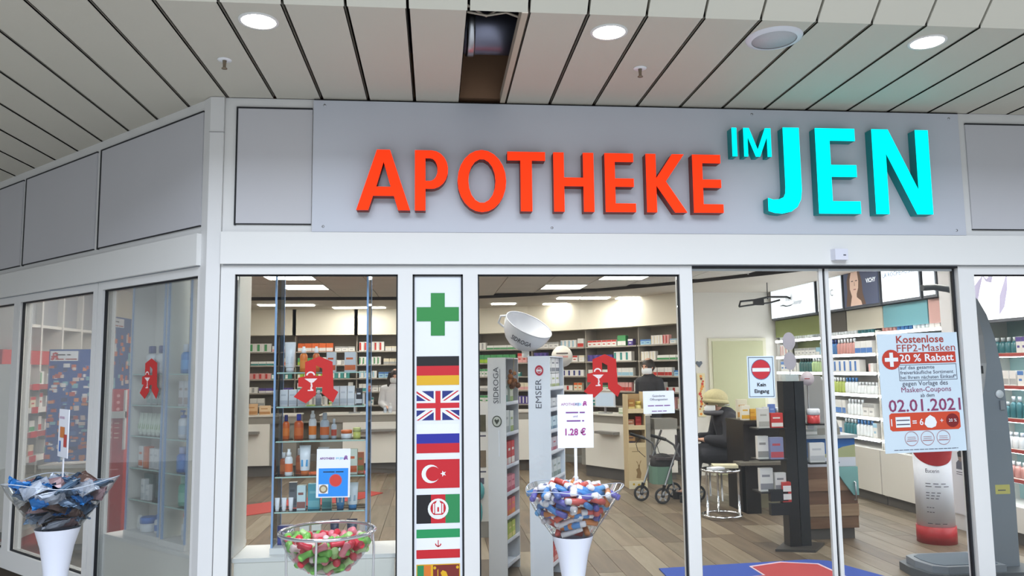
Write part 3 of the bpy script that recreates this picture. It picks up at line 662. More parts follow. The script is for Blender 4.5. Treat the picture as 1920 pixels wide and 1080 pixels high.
# bowl with sweets
BW = (.208, -1.05, 0); RB, ZR = .228, .823
t = thing('sweets_bowl', 'clear glass bowl on a chrome wire stand before the glass case', 'bowl', BW)
prof = [(.03, ZR - .20), (.09, ZR - .188), (.145, ZR - .155), (.19, ZR - .10), (.215, ZR - .05), (.226, ZR)]
MB().lathe(prof, 36, cap=False).lathe([(0, ZR - .202), (.03, ZR - .20)], 36, cap=False).build('glass_bowl', ACRYL, t)
ring = [(RB * math.cos(2 * math.pi * i / 40), RB * math.sin(2 * math.pi * i / 40), ZR) for i in range(40)]
MB().tube(ring, .0085, 8, closed=True).build('rim_ring', CHROME, t)
for k, a in enumerate((25, 155, 265)):
    MB().tube([(RB * math.cos(R(a)), RB * math.sin(R(a)), ZR), ((RB + .01) * math.cos(R(a)), (RB + .01) * math.sin(R(a)), ZR - .1), (RB * math.cos(R(a)), RB * math.sin(R(a)), .25), (RB * .9 * math.cos(R(a)), RB * .9 * math.sin(R(a)), .01)], .006, 8).build('leg', CHROME, t)
MB().tube([(.18 * math.cos(2 * math.pi * i / 30), .18 * math.sin(2 * math.pi * i / 30), .3) for i in range(30)], .005, 6, closed=True).build('stand_ring', CHROME, t)
SWC = {'red': '#d23848', 'green': '#7cc25a', 'pink': '#e58a94', 'pale green': '#b6da92', 'white': '#ecd9d6'}
swm = {}
for k, c in SWC.items():
    swm[k] = MB().lathe([(.0, -.034), (.013, -.034), (.019, -.026), (.015, -.008), (.015, .008), (.019, .026), (.013, .034), (0, .034)], 10, cap=False).mesh('wrapped_sweet', mat('sweet_' + k.replace(' ', '_'), c, .35, var=.06, scale=60))
pts = []; tries = 0; rng = random.Random(21)
while len(pts) < 110 and tries < 40000:
    tries += 1
    z = ZR - .178 + .145 * rng.random(); q = min(1, (z - (ZR - .2)) / .2); r = .226 * math.sqrt(max(0, 1 - (1 - q) ** 2)) - .032
    if r < .01: continue
    a = rng.random() * 6.28; rr = r * (math.sqrt(rng.random()) if rng.random() < .4 else .8 + .2 * rng.random())
    if math.sin(a) > .5 and z < ZR - .07: continue
    p = Vector((rr * math.cos(a), rr * math.sin(a), z))
    if all((p - s_).length > .038 for s_ in pts): pts.append(p)
for p in pts:
    c = rng.choice(['red', 'red', 'green', 'green', 'pink', 'pale green', 'white'])
    o = obj('wrapped_sweet', swm[c], None, (BW[0] + p.x, BW[1] + p.y, p.z), rot=(rng.random() * 3, rng.random() * 3, rng.random() * 6))
    tag(o, 'wrapped %s sweet in the clear glass bowl' % c, 'sweet', c + ' sweets in the bowl')

# ------------------------------------------------------------------ product builders
def prod(kind, loc, w, h, body, acc, label, rz=0.0, cap=None, group=None):
    nm = {'box': 'carton', 'bottle': 'bottle', 'spray': 'spray_bottle', 'pump': 'pump_bottle', 'tube': 'cream_tube', 'jar': 'cream_jar'}[kind]
    t = thing(nm, label, {'box': 'carton', 'tube': 'tube', 'jar': 'jar'}.get(kind, 'bottle'), loc, rz, group)
    B = cm(body, .35); A = cm(acc, .4); K = cm(cap or '#eceef2', .35); r = w / 2
    if kind == 'box':
        d = min(w, .06) * .8
        MB().rbox(-r, r, -d / 2, d / 2, 0, h, .002).build('box', B, t)
        MB().flat(-r * .96, r * .96, h * .08, h * .34, -d / 2 - .0006).flat(-r * .7, r * .5, h * .62, h * .72, -d / 2 - .0006).build('print', A, t)
    elif kind in ('bottle', 'spray', 'pump'):
        hb = h * .74
        MB().lathe([(r * .85, 0), (r, h * .03), (r, hb * .85), (r * .75, hb * .96), (r * .4, hb)], 14, sy=.75).build('body', B, t)
        MB().lathe([(r * 1.012, hb * .2), (r * 1.012, hb * .62)], 14, sy=.75, cap=False).build('label_band', A, t)
        if kind == 'bottle': MB().lathe([(r * .5, hb), (r * .5, h * .98), (r * .42, h)], 12).build('cap', K, t)
        elif kind == 'spray': MB().lathe([(r * .62, hb), (r * .62, h * .86), (r * .36, h * .9), (r * .36, h)], 12).build('cap', K, t)
        else: MB().lathe([(r * .5, hb), (r * .5, h * .83), (r * .14, h * .84), (r * .14, h * .94)], 10).box(-r * .8, r * .25, -r * .18, r * .18, h * .93, h).build('pump', K, t)
    elif kind == 'tube':
        n = 14; vs = []; pr = [(.0, 1.0, h * .16), (.0, 1.0, h * .2), (.5, .8, h * .6), (1.0, .06, h)]
        for j, (k, dy, z) in enumerate(pr):
            for i in range(n):
                a = 2 * math.pi * i / n; vs.append((r * (.86 + .2 * k) * math.cos(a), r * .8 * dy * math.sin(a), z))
        MB().add(vs, [(j * n + i, j * n + (i + 1) % n, (j + 1) * n + (i + 1) % n, (j + 1) * n + i) for j in range(3) for i in range(n)] + [tuple(range(3 * n, 4 * n))], 0, True).build('body', B, t)
        MB().lathe([(r * .72, 0), (r * .74, h * .15), (r * .7, h * .16)], 14, sy=.85).build('cap', K, t)
        y = -r * .74
        MB().add([(-r * .6, y, h * .3), (r * .6, y, h * .3), (r * .6, y + .004, h * .52), (-r * .6, y + .004, h * .52)], [(0, 1, 2, 3)]).build('print', A, t)
    elif kind == 'jar':
        MB().lathe([(r * .95, 0), (r, h * .05), (r, h * .6)], 16).build('body', B, t); MB().lathe([(r * 1.04, h * .6), (r * 1.04, h * .95), (r * .95, h)], 16).build('lid', K, t)
    return t

# ------------------------------------------------------------------ window benches and glass cases
t = thing('window_bench', 'white bench behind the pane beside the flags, carrying a glass case', 'bench')
MB().box(-.51, .475, .085, .44, 0, .425).build('bench_body', LWHITE, t); MB().box(-.52, .485, .08, .46, .425, .45).build('bench_top', WHITE, t)
t = thing('window_bench', 'white bench behind the angled side pane, carrying two glass cases', 'bench', (XC, 0, 0), LROT)
MB().prism([(-1.39, .085), (-.19, .085), (-.19, .2), (-.37, .55), (-1.39, .55)], 0, .425).build('bench_body', LWHITE, t); MB().prism([(-1.40, .08), (-.18, .08), (-.18, .2), (-.36, .57), (-1.40, .57)], .425, .45).build('bench_top', WHITE, t)
SZ = [1.59, 1.37, 1.15, .925, .705]
def glass_case(label, loc, rz, x0, x1, y0, y1, left='glass', right='glass', back=None, top=2.7):
    t = thing('glass_case', label, 'display case', loc, rz)
    MB().box(x0 - .01, x1 + .01, y0 - .01, y1 + .01, .451, .49).build('plinth', WHITE, t)
    for sd, x in ((left, x0), (right, x1)):
        if sd == 'glass':
            MB().box(x - .004, x + .004, y0 + .006, y1 - .004, .49, top).build('side_pane', SHELFG, t)
            MB().box(x - .006, x + .006, y0, y0 + .012, .49, top).build('blue_edge', EDGEB, t)
            MB().box(x - .006, x + .006, y1 - .012, y1, .49, top).build('blue_edge', EDGEB, t)
        elif sd == 'white':
            MB().box(x - .009, x + .009, y0, y1, .49, top).build('side_panel', LWHITE, t)
            MB().box(x - .011, x + .011, y0 - .004, y0, .49, top).build('blue_edge', EDGEB, t)
    if back: MB().box(x0 + .01, x1 - .01, y1 - .012, y1, .49, top).build('back_panel', LWHITE if back is True else back, t)
    for z in SZ:
        MB().box(x0 + .012, x1 - .012, y0 + .012, y1 - .014, z - .004, z + .004).build('glass_shelf', SHELFG, t)
        MB().box(x0 + .012, x1 - .012, y0 + .008, y0 + .012, z - .004, z + .004).build('shelf_edge', EDGEG, t)
    return t
glass_case('tall glass case with shelves of suncare behind the pane beside the flags', (0, 0, 0), 0, -.30, .29, .16, .44)
X = lambda px: (px - 613.4) * .003576
V = []
def vp(shelf, kind, px, w, h, body, acc, label, cap=None, y=.30, rz=0, g=None):
    z = (SZ + [.49])[shelf] + .0045 if shelf < 5 else .491
    prod(kind, (X(px), y, z), w, h, body, acc, label, rz, cap, g)
G = 'in the flag-side case'
vp(0, 'tube', 549, .07, .20, '#d9dde2', '#c3c9d2', 'tall white cream tube on the top shelf ' + G)
vp(0, 'spray', 574, .05, .17, '#d9772c', '#e08a3c', 'orange suncare spray, wider of two on the top shelf ' + G)
vp(0, 'spray', 597, .045, .17, '#c8652c', '#d6762f', 'dark orange suncare spray behind the red emblem ' + G)
vp(0, 'box', 625, .06, .13, '#c9cdd2', '#c65a35', 'left grey carton with orange foot on the top shelf ' + G)
vp(0, 'box', 660, .075, .13, '#c9cdd2', '#cf6a3a', 'right grey carton with orange foot on the top shelf ' + G)
for k, (px, lb) in enumerate(((540, 'leftmost'), (556, 'second'), (572, 'third'))): vp(1, 'box', px, .052, .105, '#d4d8de', '#b9bfc8', lb + ' grey-white carton on the second shelf ' + G)
for k, (px, lb) in enumerate(((634, 'first'), (648, 'second'), (662, 'third'))): vp(1, 'box', px, .046, .125, '#e2e4e8', '#c8cdd4', lb + ' white carton right of the red emblem ' + G)
vp(1, 'box', 677, .04, .11, '#33343a', '#d9dce0', 'narrow black and white carton ending the second shelf ' + G)
vp(1, 'bottle', 602, .04, .10, '#cdd3da', '#b4bcc6', 'pale bottle behind the foot of the red emblem ' + G)
vp(2, 'bottle', 544, .045, .16, '#c9612b', '#d97936', 'orange bottle at the left end of the third shelf ' + G, '#3c3f86')
vp(2, 'bottle', 567, .06, .165, '#c4582a', '#cf6a33', 'wider orange bottle on the third shelf ' + G, '#3a49b8')
vp(2, 'spray', 592, .05, .185, '#d7d9dd', '#df7a2a', 'white spray with orange label on the third shelf ' + G)
vp(2, 'bottle', 614, .06, .17, '#a9b2bd', '#c9652f', 'grey bottle with orange band on the third shelf ' + G, '#bcc6d0')
vp(2, 'bottle', 631, .035, .13, '#b2bac4', '#b24a38', 'slim grey bottle with red band on the third shelf ' + G, '#bcc6d0')
vp(2, 'jar', 654, .07, .055, '#dfe2e6', '#d86a32', 'small white jar with orange label on the third shelf ' + G, '#dd6f36')
vp(2, 'jar', 673, .05, .07, '#c4c86a', '#dfe28f', 'small yellow-green jar on the third shelf ' + G, '#c9cc86')
vp(3, 'bottle', 541, .05, .14, '#a9552c', '#b96a38', 'brown-orange bottle at the left end of the fourth shelf ' + G, '#d9dce4')
vp(3, 'spray', 554, .05, .17, '#e3e5ea', '#dd6a33', 'white spray with orange label on the fourth shelf ' + G, y=.22)
vp(3, 'bottle', 567, .045, .16, '#9c4f2c', '#ad6236', 'brown bottle behind the white spray on the fourth shelf ' + G, '#d9dce4', y=.34)
vp(3, 'tube', 582, .07, .19, '#dfe6ee', '#4b9bd0', 'white tube with blue wave on the fourth shelf ' + G, '#dc7434', y=.24)
vp(3, 'tube', 613, .07, .17, '#e6e9ee', '#b7c2cc', 'white tube behind the blue notice on the fourth shelf ' + G)
vp(3, 'box', 667, .065, .16, '#d4dccf', '#cc5f36', 'white and green carton with orange foot on the fourth shelf ' + G, y=.24)
vp(3, 'box', 680, .04, .13, '#c9714a', '#7d8a4c', 'orange carton at the right end of the fourth shelf ' + G, y=.33)
for k, (px, lb) in enumerate(((536, 'left'), (548, 'middle'), (560, 'right'))): vp(4, 'tube', px, .03, .085, '#e4e7ee', '#c4ccd8', lb + ' one of three small white tubes on the fifth shelf ' + G, y=.2)
vp(4, 'box', 577, .055, .155, '#c9dfe4', '#8c5a55', 'pale carton with brown foot on the fifth shelf ' + G, y=.24)
vp(4, 'box', 598, .075, .16, '#57a8bc', '#7cc0cc', 'teal carton half hidden by the blue notice ' + G, y=.27)
vp(4, 'box', 621, .06, .13, '#6fb2b4', '#3f8f94', 'sea green carton behind the blue notice ' + G, y=.27)
vp(4, 'tube', 646, .06, .14, '#4f9bd6', '#d4e3f0', 'blue tube right of the blue notice ' + G, '#3a86c8', y=.24)
vp(4, 'tube', 668, .07, .165, '#dbe4ec', '#9fb6c8', 'white tube with blue cap ending the fifth shelf ' + G, '#3f8ed0', y=.24)
vp(4, 'box', 556, .05, .16, '#7b7d86', '#5d5f6a', 'dark grey carton at the back of the fifth shelf ' + G, y=.36)
vp(5, 'box', 548, .09, .12, '#2f3470', '#454b94', 'navy gift pack on the bottom of the case ' + G, y=.26)
vp(5, 'box', 583, .06, .12, '#d8d6cf', '#7f9a3c', 'white carton with green square on the bottom of the case ' + G, y=.25)
vp(5, 'box', 604, .06, .12, '#d8d6cf', '#8a5a3c', 'white carton with brown square on the bottom of the case ' + G, y=.25)
vp(5, 'tube', 636, .055, .15, '#2c2f4a', '#474b70', 'left navy tube on the bottom of the case ' + G, '#242740', y=.25)
vp(5, 'tube', 667, .065, .15, '#2b3048', '#434968', 'right navy tube on the bottom of the case ' + G, '#242740', y=.25)

# cases behind the angled pane, local x along the wall
glass_case('white backed glass case behind the angled side pane, nearest the mullion', (XC, 0, 0), LROT, -1.20, -.745, .14, .315, left='white', right='white', back=True)
t = glass_case('narrow glass case of blue bottles behind the angled pane next to the corner column', (XC, 0, 0), LROT, -.67, -.37, .12, .36, left='glass', right='white', back=mat('case_back_pale', '#cdd3da', .5, var=.02))
o = struct(MB().box(-.535, -.52, .11, .43, .455, 2.7).build('wall_reveal', LWHITE))
def lp(shelf, kind, x, off, w, h, body, acc, label, cap=None, g=None):
    z = SZ[shelf] + .0045 if shelf < 5 else .491
    if label.endswith(H): off = .185 if off < .25 else (.205 if off < .3 else .265)
    else: x -= .14; off = .2
    prod(kind, LWL(-x, off, z), w, h, body, acc, label, LROT, cap, g)
H = 'in the white backed glass case'
lp(0, 'bottle', -1.03, .28, .10, .2, '#e2e6ea', '#d2d9df', 'left white bottle with navy cap ' + H, '#2e3f86'); lp(0, 'bottle', -.89, .28, .10, .2, '#e2e6ea', '#d2d9df', 'right white bottle with navy cap ' + H, '#2e3f86')
for k, x in enumerate((-1.14, -1.06, -.98, -.9, -.82)): lp(1, 'box', x, .3, .05, .11, '#cfdcda', '#a8c4be', 'pale carton behind the red emblem ' + H, g='pale cartons behind the side emblem')
for k, x in enumerate((-1.15, -1.09, -1.03, -.97, -.91, -.85, -.79)): lp(2, 'tube', x, .26, .052, .16, '#d7e3d4', '#8bb56e', 'white tube with green print in the row ' + H, '#dfe8dd', 'green printed tubes in a row')
for k, x in enumerate((-1.10, -1.03)): lp(3, 'box', x, .27, .06, .15, ('#dfe0e0', '#d2632b')[k], ('#d8672d', '#e27b3c')[k], ('white carton left of the orange one ', 'orange carton in the row ')[k] + H)
for k, x in enumerate((-.955, -.89, -.825)): lp(3, 'box', x, .26, .055, .14, '#e6e8ea', '#c7ccd2', 'white carton right of the orange one ' + H, g='three white cartons beside the orange one')
lp(4, 'box', -1.09, .32, .13, .17, '#3f6a6c', '#557f80', 'large dark green carton ' + H); lp(4, 'box', -.93, .34, .12, .17, '#42605f', '#557f80', 'dark green carton at the back ' + H)
lp(4, 'box', -1.03, .22, .045, .145, '#dde2e4', '#b9c2c8', 'tall white carton before the dark green one ' + H); lp(4, 'box', -.97, .22, .04, .11, '#dde2e4', '#b9c2c8', 'short white carton before the dark green one ' + H)
lp(4, 'bottle', -.81, .26, .08, .18, '#c8662f', '#b5572a', 'amber orange bottle ' + H, '#b8602e')
lp(5, 'jar', -1.0, .26, .11, .10, '#dfe4ea', '#4f7fd0', 'white jar with blue lid ' + H, '#4f82d6'); lp(5, 'bottle', -.87, .26, .06, .13, '#dfe4ea', '#4f7fd0', 'small bottle with blue cap ' + H, '#3f6cc4'); lp(5, 'jar', -.79, .28, .05, .08, '#8a5f45', '#b08a6c', 'small brown jar ' + H, '#7a513c'); lp(5, 'tube', -1.12, .26, .05, .1, '#e2e5e4', '#c5ccca', 'short white tube ' + H)
K_ = 'in the narrow corner case'
for k, x in enumerate((-.42, -.32)): lp(0, 'bottle', x, .26, .085, .2, '#2f86d0', '#59a5e4', ('left', 'right')[k] + ' bright blue bottle ' + K_, '#dbe3ec')
for k, x in enumerate((-.44, -.37, -.29)): lp(1, 'box', x, .26, .055, .17, '#dcdfe2', '#b7a9a4', ('first', 'second', 'third')[k] + ' white carton ' + K_)
for k, x in enumerate((-.43, -.31)): lp(2, 'pump', x, .26, .08, .19, '#dfe5ec', '#b9cade', ('left', 'right')[k] + ' white pump bottle with blue pump ' + K_, '#4a76c8')
for k, x in enumerate((-.43, -.33)): lp(3, 'bottle', x, .26, .09, .17, '#2f72c8', '#5d92d8', ('left', 'right')[k] + ' royal blue bottle ' + K_, '#b9c3ee')
lp(4, 'bottle', -.40, .26, .085, .2, '#5fb09a', '#86c8b4', 'sea green bottle ' + K_, '#9fd0c4'); lp(5, 'bottle', -.36, .26, .07, .15, '#dfe6ee', '#c4d0de', 'white bottle at the bottom ' + K_)

# ------------------------------------------------------------------ shelf cartons shared by the wall shelving
PAL = {'white': '#e8e6e2', 'cream': '#e3d8bd', 'orange': '#e0682c', 'green': '#4f9a62', 'teal': '#3f8f8a', 'blue': '#4a78b8', 'navy': '#38407f', 'purple': '#5a4a94', 'lime': '#9fbf3a', 'red': '#c23b35', 'pink': '#e0a8a4', 'grey': '#a9a9a8', 'sky': '#9cc4d8'}
CSIZE = [(.13, .09, .075), (.10, .08, .105), (.075, .07, .13), (.16, .09, .06), (.06, .06, .14), (.115, .08, .085), (.085, .07, .17), (.12, .08, .15)]
cart = {}
def carton_mesh(si, c1, c2, st):
    k = (si, c1, c2, st)
    if k not in cart:
        w_, d_, h_ = CSIZE[si]; b = MB().box(-w_ / 2, w_ / 2, 0, d_, 0, h_)
        if st == 0: b.flat(-w_ / 2, w_ / 2, h_ * .05, h_ * .45, -.0008, 1)
        elif st == 1: b.flat(-w_ / 2, w_ / 2, h_ * .7, h_ * .98, -.0008, 1).flat(-w_ * .3, w_ * .2, h_ * .3, h_ * .45, -.0008, 1)
        else: b.flat(-w_ * .46, -w_ * .1, h_ * .1, h_ * .9, -.0008, 1)
        cart[k] = b.mesh('carton', [cm(PAL[c1], .4), cm(PAL[c2], .4)])
    return cart[k]
ROWN = ['top', 'second', 'third', 'fourth', 'fifth', 'lowest']
bshapes = {}
def flask_mesh(c1, c2, tall):
    k = (c1, c2, tall)
    if k not in bshapes:
        h_ = .19 if tall else .14; r_2 = .032 if tall else .036
        bshapes[k] = MB().lathe([(r_2 * .9, 0), (r_2, .01), (r_2, h_ * .62), (r_2 * .45, h_ * .74)], 10).lathe([(r_2 * .5, h_ * .74), (r_2 * .5, h_)], 10, m=1).mesh('flask', [cm(c1, .3), cm(c2, .35)])
    return bshapes[k]
REST = MB(); RMATS = []
def rest_add(me, loc, rz):
    M = Matrix.Translation(loc) @ Matrix.Rotation(rz, 4, 'Z')
    for mt in me.materials:
        if mt not in RMATS: RMATS.append(mt)
    b = len(REST.v); REST.v += [M @ v.co for v in me.vertices]
    for p in me.polygons: REST.f.append([i + b for i in p.vertices]); REST.m.append(RMATS.index(me.materials[p.material_index])); REST.sm.append(False)
def seen(loc):
    v = Vector(loc) - Vector((0.732, -5.029, 1.55)); z = v.dot(fw); x = 960 + F_PX * v.dot(r2) / z; y = 540 - F_PX * v.dot(u2) / z
    if 463 < x < 748: return y < 770
    if 895 < x < 1282: return not (915 < x < 1068 and y > 668) and y < 860
    if 1435 < x < 1815: return not (1640 < x < 1800 and 627 < y < 845) and not (1470 < x < 1530 and y > 720)
    return 1866 < x < 1925
NC = [0, 0]
def shelf_put(name, me, loc, rz, lb, cat):
    i_ = int(loc[0] > 5.5)
    if seen(loc) and (name != 'carton' or NC[i_] < (185, 65)[i_]) and (i_ or loc[2] > 1.15):
        NC[i_] += name == 'carton'
        tag(obj(name, me, None, loc, rz), lb, cat, lb)
    else: rest_add(me, loc, rz)
def fill(P0, P1, z, seed, where, row, cols, prob=1.0, hmax=.2, flask=0.0, fcols=None, gap=.006, depth=.05, hmin=0.0):
    """line up cartons between two shelf-front points"""
    rng = random.Random(seed); a = Vector(P0); q = Vector(P1); L = (q - a).length; d = (q - a) / L; rz = math.atan2(d.y, d.x)
    nrm = Vector((-d.y, d.x)); s = .03
    while s < L - .1:
        if rng.random() > prob: s += rng.uniform(.06, .2); continue
        if rng.random() < flask:
            c1, c2 = rng.choice(fcols); tall = rng.random() < .5 and hmax > .2; n = rng.randint(3, 6)
            for _ in range(n):
                if s > L - .08: break
                p = a + d * (s + .035) + nrm * (depth + .03)
                lb = '%s%s bottle, %s cap, %s shelf of %s' % ('tall ' if tall else 'short ', c1[0], c2[0], row, where)
                shelf_put('flask', flask_mesh(c1[1], c2[1], tall), (p.x, p.y, z), rz, lb, 'bottle'); s += .074
            continue
        si = rng.choice([i for i, c in enumerate(CSIZE) if hmin <= c[2] <= hmax]); c1, c2 = rng.choice(cols); st = rng.randint(0, 2); n = rng.randint(2, 6)
        for _ in range(n):
            wd = CSIZE[si][0]
            if s + wd > L - .02: break
            p = a + d * (s + wd / 2) + nrm * (depth + rng.uniform(0, .012))
            shape = ('wide', 'square', 'upright', 'flat', 'slim', 'small', 'tall', 'large')[si]
            lb = '%s %s carton, %s %s, %s shelf of %s' % (shape, c1, c2, ('foot', 'band', 'side')[st], row, where)
            shelf_put('carton', carton_mesh(si, c1, c2, st), (p.x, p.y, z), rz + rng.uniform(-.03, .03), lb, 'carton'); s += wd + gap
        s += rng.uniform(.0, .05)

# ------------------------------------------------------------------ back wall shelving along a curve
LINE = [(-2.9, 9.4), (-1.8, 9.4), (-.7, 9.4), (.4, 9.4), (1.45, 9.38), (2.42, 8.85), (3.25, 8.1), (3.93, 7.2), (4.4, 6.3)]
SROW = [1.955, 1.71, 1.465, 1.22, .975, .7]
UN = ['leftmost back unit', 'second back unit', 'back unit near flags', 'back unit behind flags', 'back unit by tea display', 'curved unit under cup', 'curved unit behind emblem', 'curved unit near door']
COLS = [('white', 'grey'), ('cream', 'white'), ('white', 'sky'), ('white', 'cream'), ('white', 'pink'), ('white', 'green'), ('cream', 'orange'), ('white', 'grey'), ('white', 'teal'), ('lime', 'white'), ('sky', 'blue'), ('cream', 'grey'), ('white', 'orange'), ('purple', 'white'), ('teal', 'white'), ('green', 'lime'), ('white', 'navy'), ('pink', 'red'), ('white', 'red'), ('orange', 'white')]
SHM = mat('shelf_board_grey', '#a59d92', .5, var=.03)
DEP = .32
for k, (p, q) in enumerate(zip(LINE[:-1], LINE[1:])):
    a = Vector(p); d = Vector(q) - a; L = d.length; rz = math.atan2(d.y, d.x)
    t = thing('shelf_unit', 'tall taupe wall shelving, ' + UN[k], 'shelving', (p[0], p[1], 0), rz)
    MB().box(0, L, DEP, DEP + .03, 0, 2.27).build('back_panel', TAUPE, t)
    MB().box(0, .018, .05, DEP, 0, 2.25).build('side_panel', SHM, t)
    MB().box(0, L, 0.04, DEP, 0, .1).build('plinth', GREY, t)
    for z in SROW: MB().box(.018, L, 0.01, DEP, z - .022, z).build('shelf_board', SHM, t)
    c = struct(MB().box(-.03, L + .03, -.06, .42, 2.25, 2.72).build('trim_12', mat('cornice_cream', '#efe8d6', .6, var=.01), None, (p[0], p[1], 0), rz)); c.name = 'trim_%d' % (12 + k)
    for r, z in enumerate(SROW[:5]):
        cols = COLS
        if k >= 3: cols = COLS + [('purple', 'navy'), ('green', 'white'), ('cream', 'pink')]
        fill((p[0] + d.x * .02, p[1] + d.y * .02), q, z, 100 + k * 10 + r, UN[k], ROWN[r], cols, .98 if r < 4 else .6, .175, hmin=.07)

# wall with the pale green door, at the end of the curve
struct(MB().box(4.5, 6.35, 6.34, 6.5, 0, HC).build('wall_door', PLASTER))
d = sempty('door_3')
MB().box(4.862, 5.65, 6.30, 6.34, 0.005, 1.975).build('door_leaf', mat('door_pale_green', '#bcbd98', .5, var=.015), d)
MB().box(4.81, 4.862, 6.31, 6.34, 0, 2.02).box(5.65, 5.70, 6.31, 6.34, 0, 2.02).box(4.862, 5.65, 6.31, 6.34, 1.975, 2.02).build('door_frame', mat('door_frame_cream', '#d6d3bb', .5), d)
MB().tube([(4.94, 6.30, 1.03), (4.94, 6.25, 1.03), (5.07, 6.25, 1.03)], .011, 8).build('door_handle', STEEL, d)
t = thing('picture_strip', 'narrow orange and yellow picture strip on the wall left of the pale door', 'picture', (4.68, 6.33, 0))
MB().box(-.06, .06, -.006, 0, .86, 1.5).build('strip_sheet', mat('strip_cream', '#e2d8b0', .6), t)
rng = random.Random(3)
b = MB()
for k in range(16): b.disc(rng.uniform(-.035, .035), .9 + k * .037, rng.uniform(.015, .025), -.007 - .0003 * k, rng.randint(0, 2), 8)
b.build('strip_print', [cm('#c8442c'), cm('#dd8a2c'), cm('#8a3a2a')], t)
t = thing('heart_hook', 'small dark heart shaped hook on the wall above the picture strip', 'hook', (4.66, 6.335, 1.64))
MB().plate([(0, -.05), (.05, .01), (.04, .04), (.015, .04), (0, .02), (-.015, .04), (-.04, .04), (-.05, .01)], -.012, 0).build('heart', cm('#5b6470'), t)

# ------------------------------------------------------------------ till counters
def counter(label, loc, rz, L, wx0, wx1, dep=.6, ledge=None, ztop=.93):
    t = thing('till_counter', label, 'counter', loc, rz)
    MB().box(.04, L - .04, .08, dep, 0, .16).build('toe_kick', mat('toe_kick_dark', '#5c5854', .6), t)
    MB().box(0, L, .03, dep, .16, .80).build('counter_body', GREY, t)
    MB().box(wx0, wx1, 0, .03, .17, .80).build('front_panel', LWHITE, t)
    MB().box(0, L, 0, dep, .80, .91).build('apron', mat('counter_apron', '#918d86', .5, var=.02), t)
    MB().box(-.01, L + .01, -.02, dep + .02, .91, ztop).build('worktop', mat('counter_top_pale', '#d9d6cf', .35, var=.02), t)
    if ledge: MB().box(ledge[0], ledge[1], -.12, 0, .655, .69).build('bag_ledge', mat('ledge_grey', '#8b8a88', .4, .3), t)
    return t
counter('white fronted till counter at the far left behind the glass case', (-2.95, 7.4, 0), 0, 1.55, .05, 1.15, ledge=(.45, 1.0))
counter('white fronted till counter behind the emblem beside the flags', (-1.05, 7.45, 0), 0, 1.75, .35, 1.6, ledge=(.55, 1.2))
counter('white fronted till counter left of the cardboard displays', (1.05, 7.4, 0), 0, 1.3, .1, 1.2, ledge=(.3, .9))
ra = math.atan2(-.83, .5)
counter('angled white till counter behind the middle emblem', (2.90, 6.70, 0), ra, 1.05, .12, 1.04, .42, ledge=(.45, .85))
t = thing('counter_end', 'white counter end panel behind the rollator', 'counter', (3.86, 6.0, 0), 0)
MB().box(0, .32, 0, .3, .1, .72).build('end_panel', LWHITE, t); MB().box(-.01, .33, -.01, .31, .72, .86).build('end_top', GREY, t); MB().box(.02, .3, .03, .3, 0, .1).build('toe_kick', MATS['toe_kick_dark'], t)
def monitor(label, loc, rz, w=.32, h=.22):
    t = thing('till_monitor', label, 'monitor', loc, rz)
    MB().box(-.09, .09, -.06, .06, 0, .012).build('foot', STEEL, t); MB().box(-.015, .015, -.01, .01, .012, .12).build('neck', STEEL, t)
    MB().box(-w / 2, w / 2, -.02, .015, .09, .09 + h).build('casing', mat('monitor_silver', '#c6cbd2', .4), t); MB().flat(-w / 2 + .015, w / 2 - .015, .105, .075 + h, -.0205).build('screen', mat('screen_blue', '#aebfd0', .3, emit=.25), t)
monitor('silver till monitor with pale blue screen on the angled counter', (3.24, 6.42, .931), ra + .35)
monitor('till monitor on the counter behind the emblem beside the flags', (-.55, 7.75, .931), 0)
prod('box', (3.42, 6.12, .931), .10, .09, '#d9dfcf', '#9aa88c', 'small white and green box beside the silver till monitor', ra)
prod('box', (3.48, 6.02, .931), .08, .11, '#e1e3de', '#c8cdc2', 'white leaflet box at the end of the angled counter', ra)
prod('bottle', (.02, 7.6, .931), .06, .15, '#d8dde4', '#b9c2cf', 'white bottle on the counter beside the woman in white')
prod('bottle', (-.06, 7.62, .931), .05, .12, '#c9d4e0', '#aab8cc', 'pale blue bottle on the counter beside the woman in white')
for k, (x, c, lb) in enumerate(((-2.35, '#d8a876', 'large tan carton'), (-2.12, '#d9b48a', 'tan carton'), (-1.92, '#e0c4a0', 'pale tan carton'))):
    prod('box', (x, 7.62, .931), .17, .2 - .03 * k, c, '#b98552', lb + ' on the far left till counter')
prod('jar', (-2.2, 7.55, .931), .1, .1, '#e6e4e0', '#cfcac2', 'white tub on the far left till counter')

